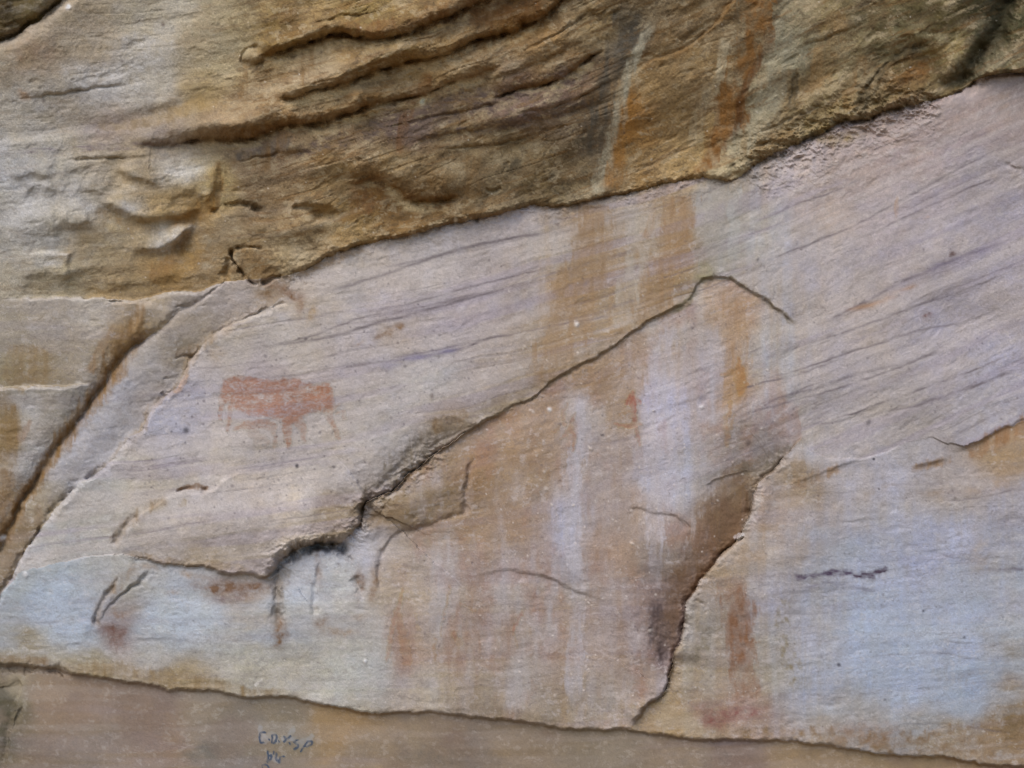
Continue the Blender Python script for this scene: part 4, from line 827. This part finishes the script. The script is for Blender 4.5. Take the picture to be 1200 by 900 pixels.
INFO = {
 0: ("rock_overhang", "brown rock overhang with dark ledges and an ochre ribbon, jutting above the painted slab", "rock overhang", M_BROWN),
 1: ("rock_boulder", "dark olive brown boulder filling the top left corner beyond a black gap", "boulder", M_BROWN),
 2: ("rock_wedge", "grey green wedge of rock beyond the black cleft at the top right corner", "rock wedge", M_BROWN),
 3: ("rock_block", "tan block with a level white upper edge, directly under the overhang's left end", "rock block", M_SLAB),
 4: ("rock_block", "pale block streaked with brown rust, tucked below the tan block beside the rusty groove", "rock block", M_SLAB),
 6: ("rock_rib", "narrow grey rib of rock leaning between the rusty groove and the painted slab", "rock rib", M_SLAB),
 5: ("rock_sheet", "pale slab with violet bedding lines that carries the red ox-like painting", "rock slab", M_SLAB),
 7: ("rock_sheet", "rust and white streaked slab below the diagonal crack, bearing the small red figures", "rock slab", M_SLAB),
 8: ("rock_sheet", "bluish white slab with a rusty stripe and dark violet fleck, right of the brown cleft", "rock slab", M_SLAB),
 9: ("bedrock", "smooth taupe rock with blue handwriting, below the long level joint at the bottom", "rock base", M_BASE),
}
roots = {}
for r, (nm, lab, cat, mat) in INFO.items():
    o = build_mesh(nm, cellreg == r, P, PIG, mat, solid=.5)
    o["label"] = lab; o["category"] = cat; o["kind"] = "thing"
    roots[r] = o
for nm, lab, dens, col, r in paint:
    dm = dens.copy(); dm[reg != r] = 0
    fm = np.maximum.reduce([dm[:-1, :-1], dm[1:, :-1], dm[1:, 1:], dm[:-1, 1:]]) > .10
    pos = P + N * (.0004 if nm != "handwritten_letters" else .0004)
    o = build_mesh(nm, fm, pos, np.clip(col * gainmap[..., None], .004, .75), M_INK if nm == "handwritten_letters" else M_PAINT, parent=roots[r])
    o["label"] = lab

# ---------------------------------------------------------------- ground and light
def ground():
    me = bpy.data.meshes.new("ground")
    xs = np.concatenate([np.linspace(-400, -12, 12), np.linspace(-10, 10, 61), np.linspace(12, 400, 12)])
    X, Y = np.meshgrid(xs, xs)
    Z = .02 * fbm(X / 1.5, Y / 1.5, 4, 501) * (np.abs(X) < 11) * (np.abs(Y) < 11)
    n = len(xs)
    v = np.stack([X, Y, Z - .02], -1).reshape(-1, 3)
    f = [(j * n + i, j * n + i + 1, (j + 1) * n + i + 1, (j + 1) * n + i) for j in range(n - 1) for i in range(n - 1)]
    me.from_pydata(v.tolist(), [], f)
    m = bpy.data.materials.new("trodden_earth"); m.use_nodes = True; nt = m.node_tree; b = nt.nodes["Principled BSDF"]
    g = nt.nodes.new("ShaderNodeNewGeometry"); a = nt.nodes.new("ShaderNodeTexNoise"); a.inputs["Scale"].default_value = 3; a.inputs["Detail"].default_value = 8
    cr = nt.nodes.new("ShaderNodeValToRGB"); cr.color_ramp.elements[0].position = .3; cr.color_ramp.elements[1].position = .7
    cr.color_ramp.elements[0].color = (.12, .09, .055, 1); cr.color_ramp.elements[1].color = (.26, .20, .13, 1)
    nt.links.new(g.outputs["Position"], a.inputs["Vector"]); nt.links.new(a.outputs["Fac"], cr.inputs["Fac"]); nt.links.new(cr.outputs["Color"], b.inputs["Base Color"])
    b.inputs["Roughness"].default_value = .95
    me.materials.append(m)
    o = bpy.data.objects.new("ground", me); bpy.context.scene.collection.objects.link(o); o["kind"] = "structure"
ground()

sc = bpy.context.scene
SUN_EL, SUN_AZ = 52, 212      # degrees; azimuth clockwise from +Y: behind the viewer, to the left
w = bpy.data.worlds.new("World"); sc.world = w; w.use_nodes = True
nt = w.node_tree; bg = nt.nodes["Background"]
sky = nt.nodes.new("ShaderNodeTexSky"); sky.sky_type = 'NISHITA'; sky.sun_disc = False
sky.sun_elevation = math.radians(SUN_EL); sky.sun_rotation = math.radians(SUN_AZ); sky.air_density = 1.0; sky.dust_density = 2.0; sky.ozone_density = 1.0
nt.links.new(sky.outputs["Color"], bg.inputs["Color"]); bg.inputs["Strength"].default_value = .10
sun = bpy.data.lights.new("sun", 'SUN'); sun.energy = 1.15; sun.angle = math.radians(50); sun.color = (1, .945, .87)
so = bpy.data.objects.new("sun", sun); sc.collection.objects.link(so)
from mathutils import Vector
az, el = math.radians(SUN_AZ), math.radians(SUN_EL)
tos = Vector((math.sin(az) * math.cos(el), math.cos(az) * math.cos(el), math.sin(el)))
so.rotation_euler = (-tos).to_track_quat('-Z', 'Y').to_euler(); so.location = tos * 10

cam = bpy.data.cameras.new("camera"); co = bpy.data.objects.new("camera", cam); sc.collection.objects.link(co)
cam.sensor_width = 36; cam.lens = 36 * F / 1200; cam.clip_end = 2000; cam.clip_start = .05
co.location = (0, 0, CAMZ); co.rotation_euler = (math.radians(90), 0, 0); sc.camera = co
sc.cycles.filter_width = 1.1
sc.view_settings.view_transform = 'Standard'; sc.view_settings.look = 'None'; sc.view_settings.gamma = 1; sc.view_settings.exposure = 0.43
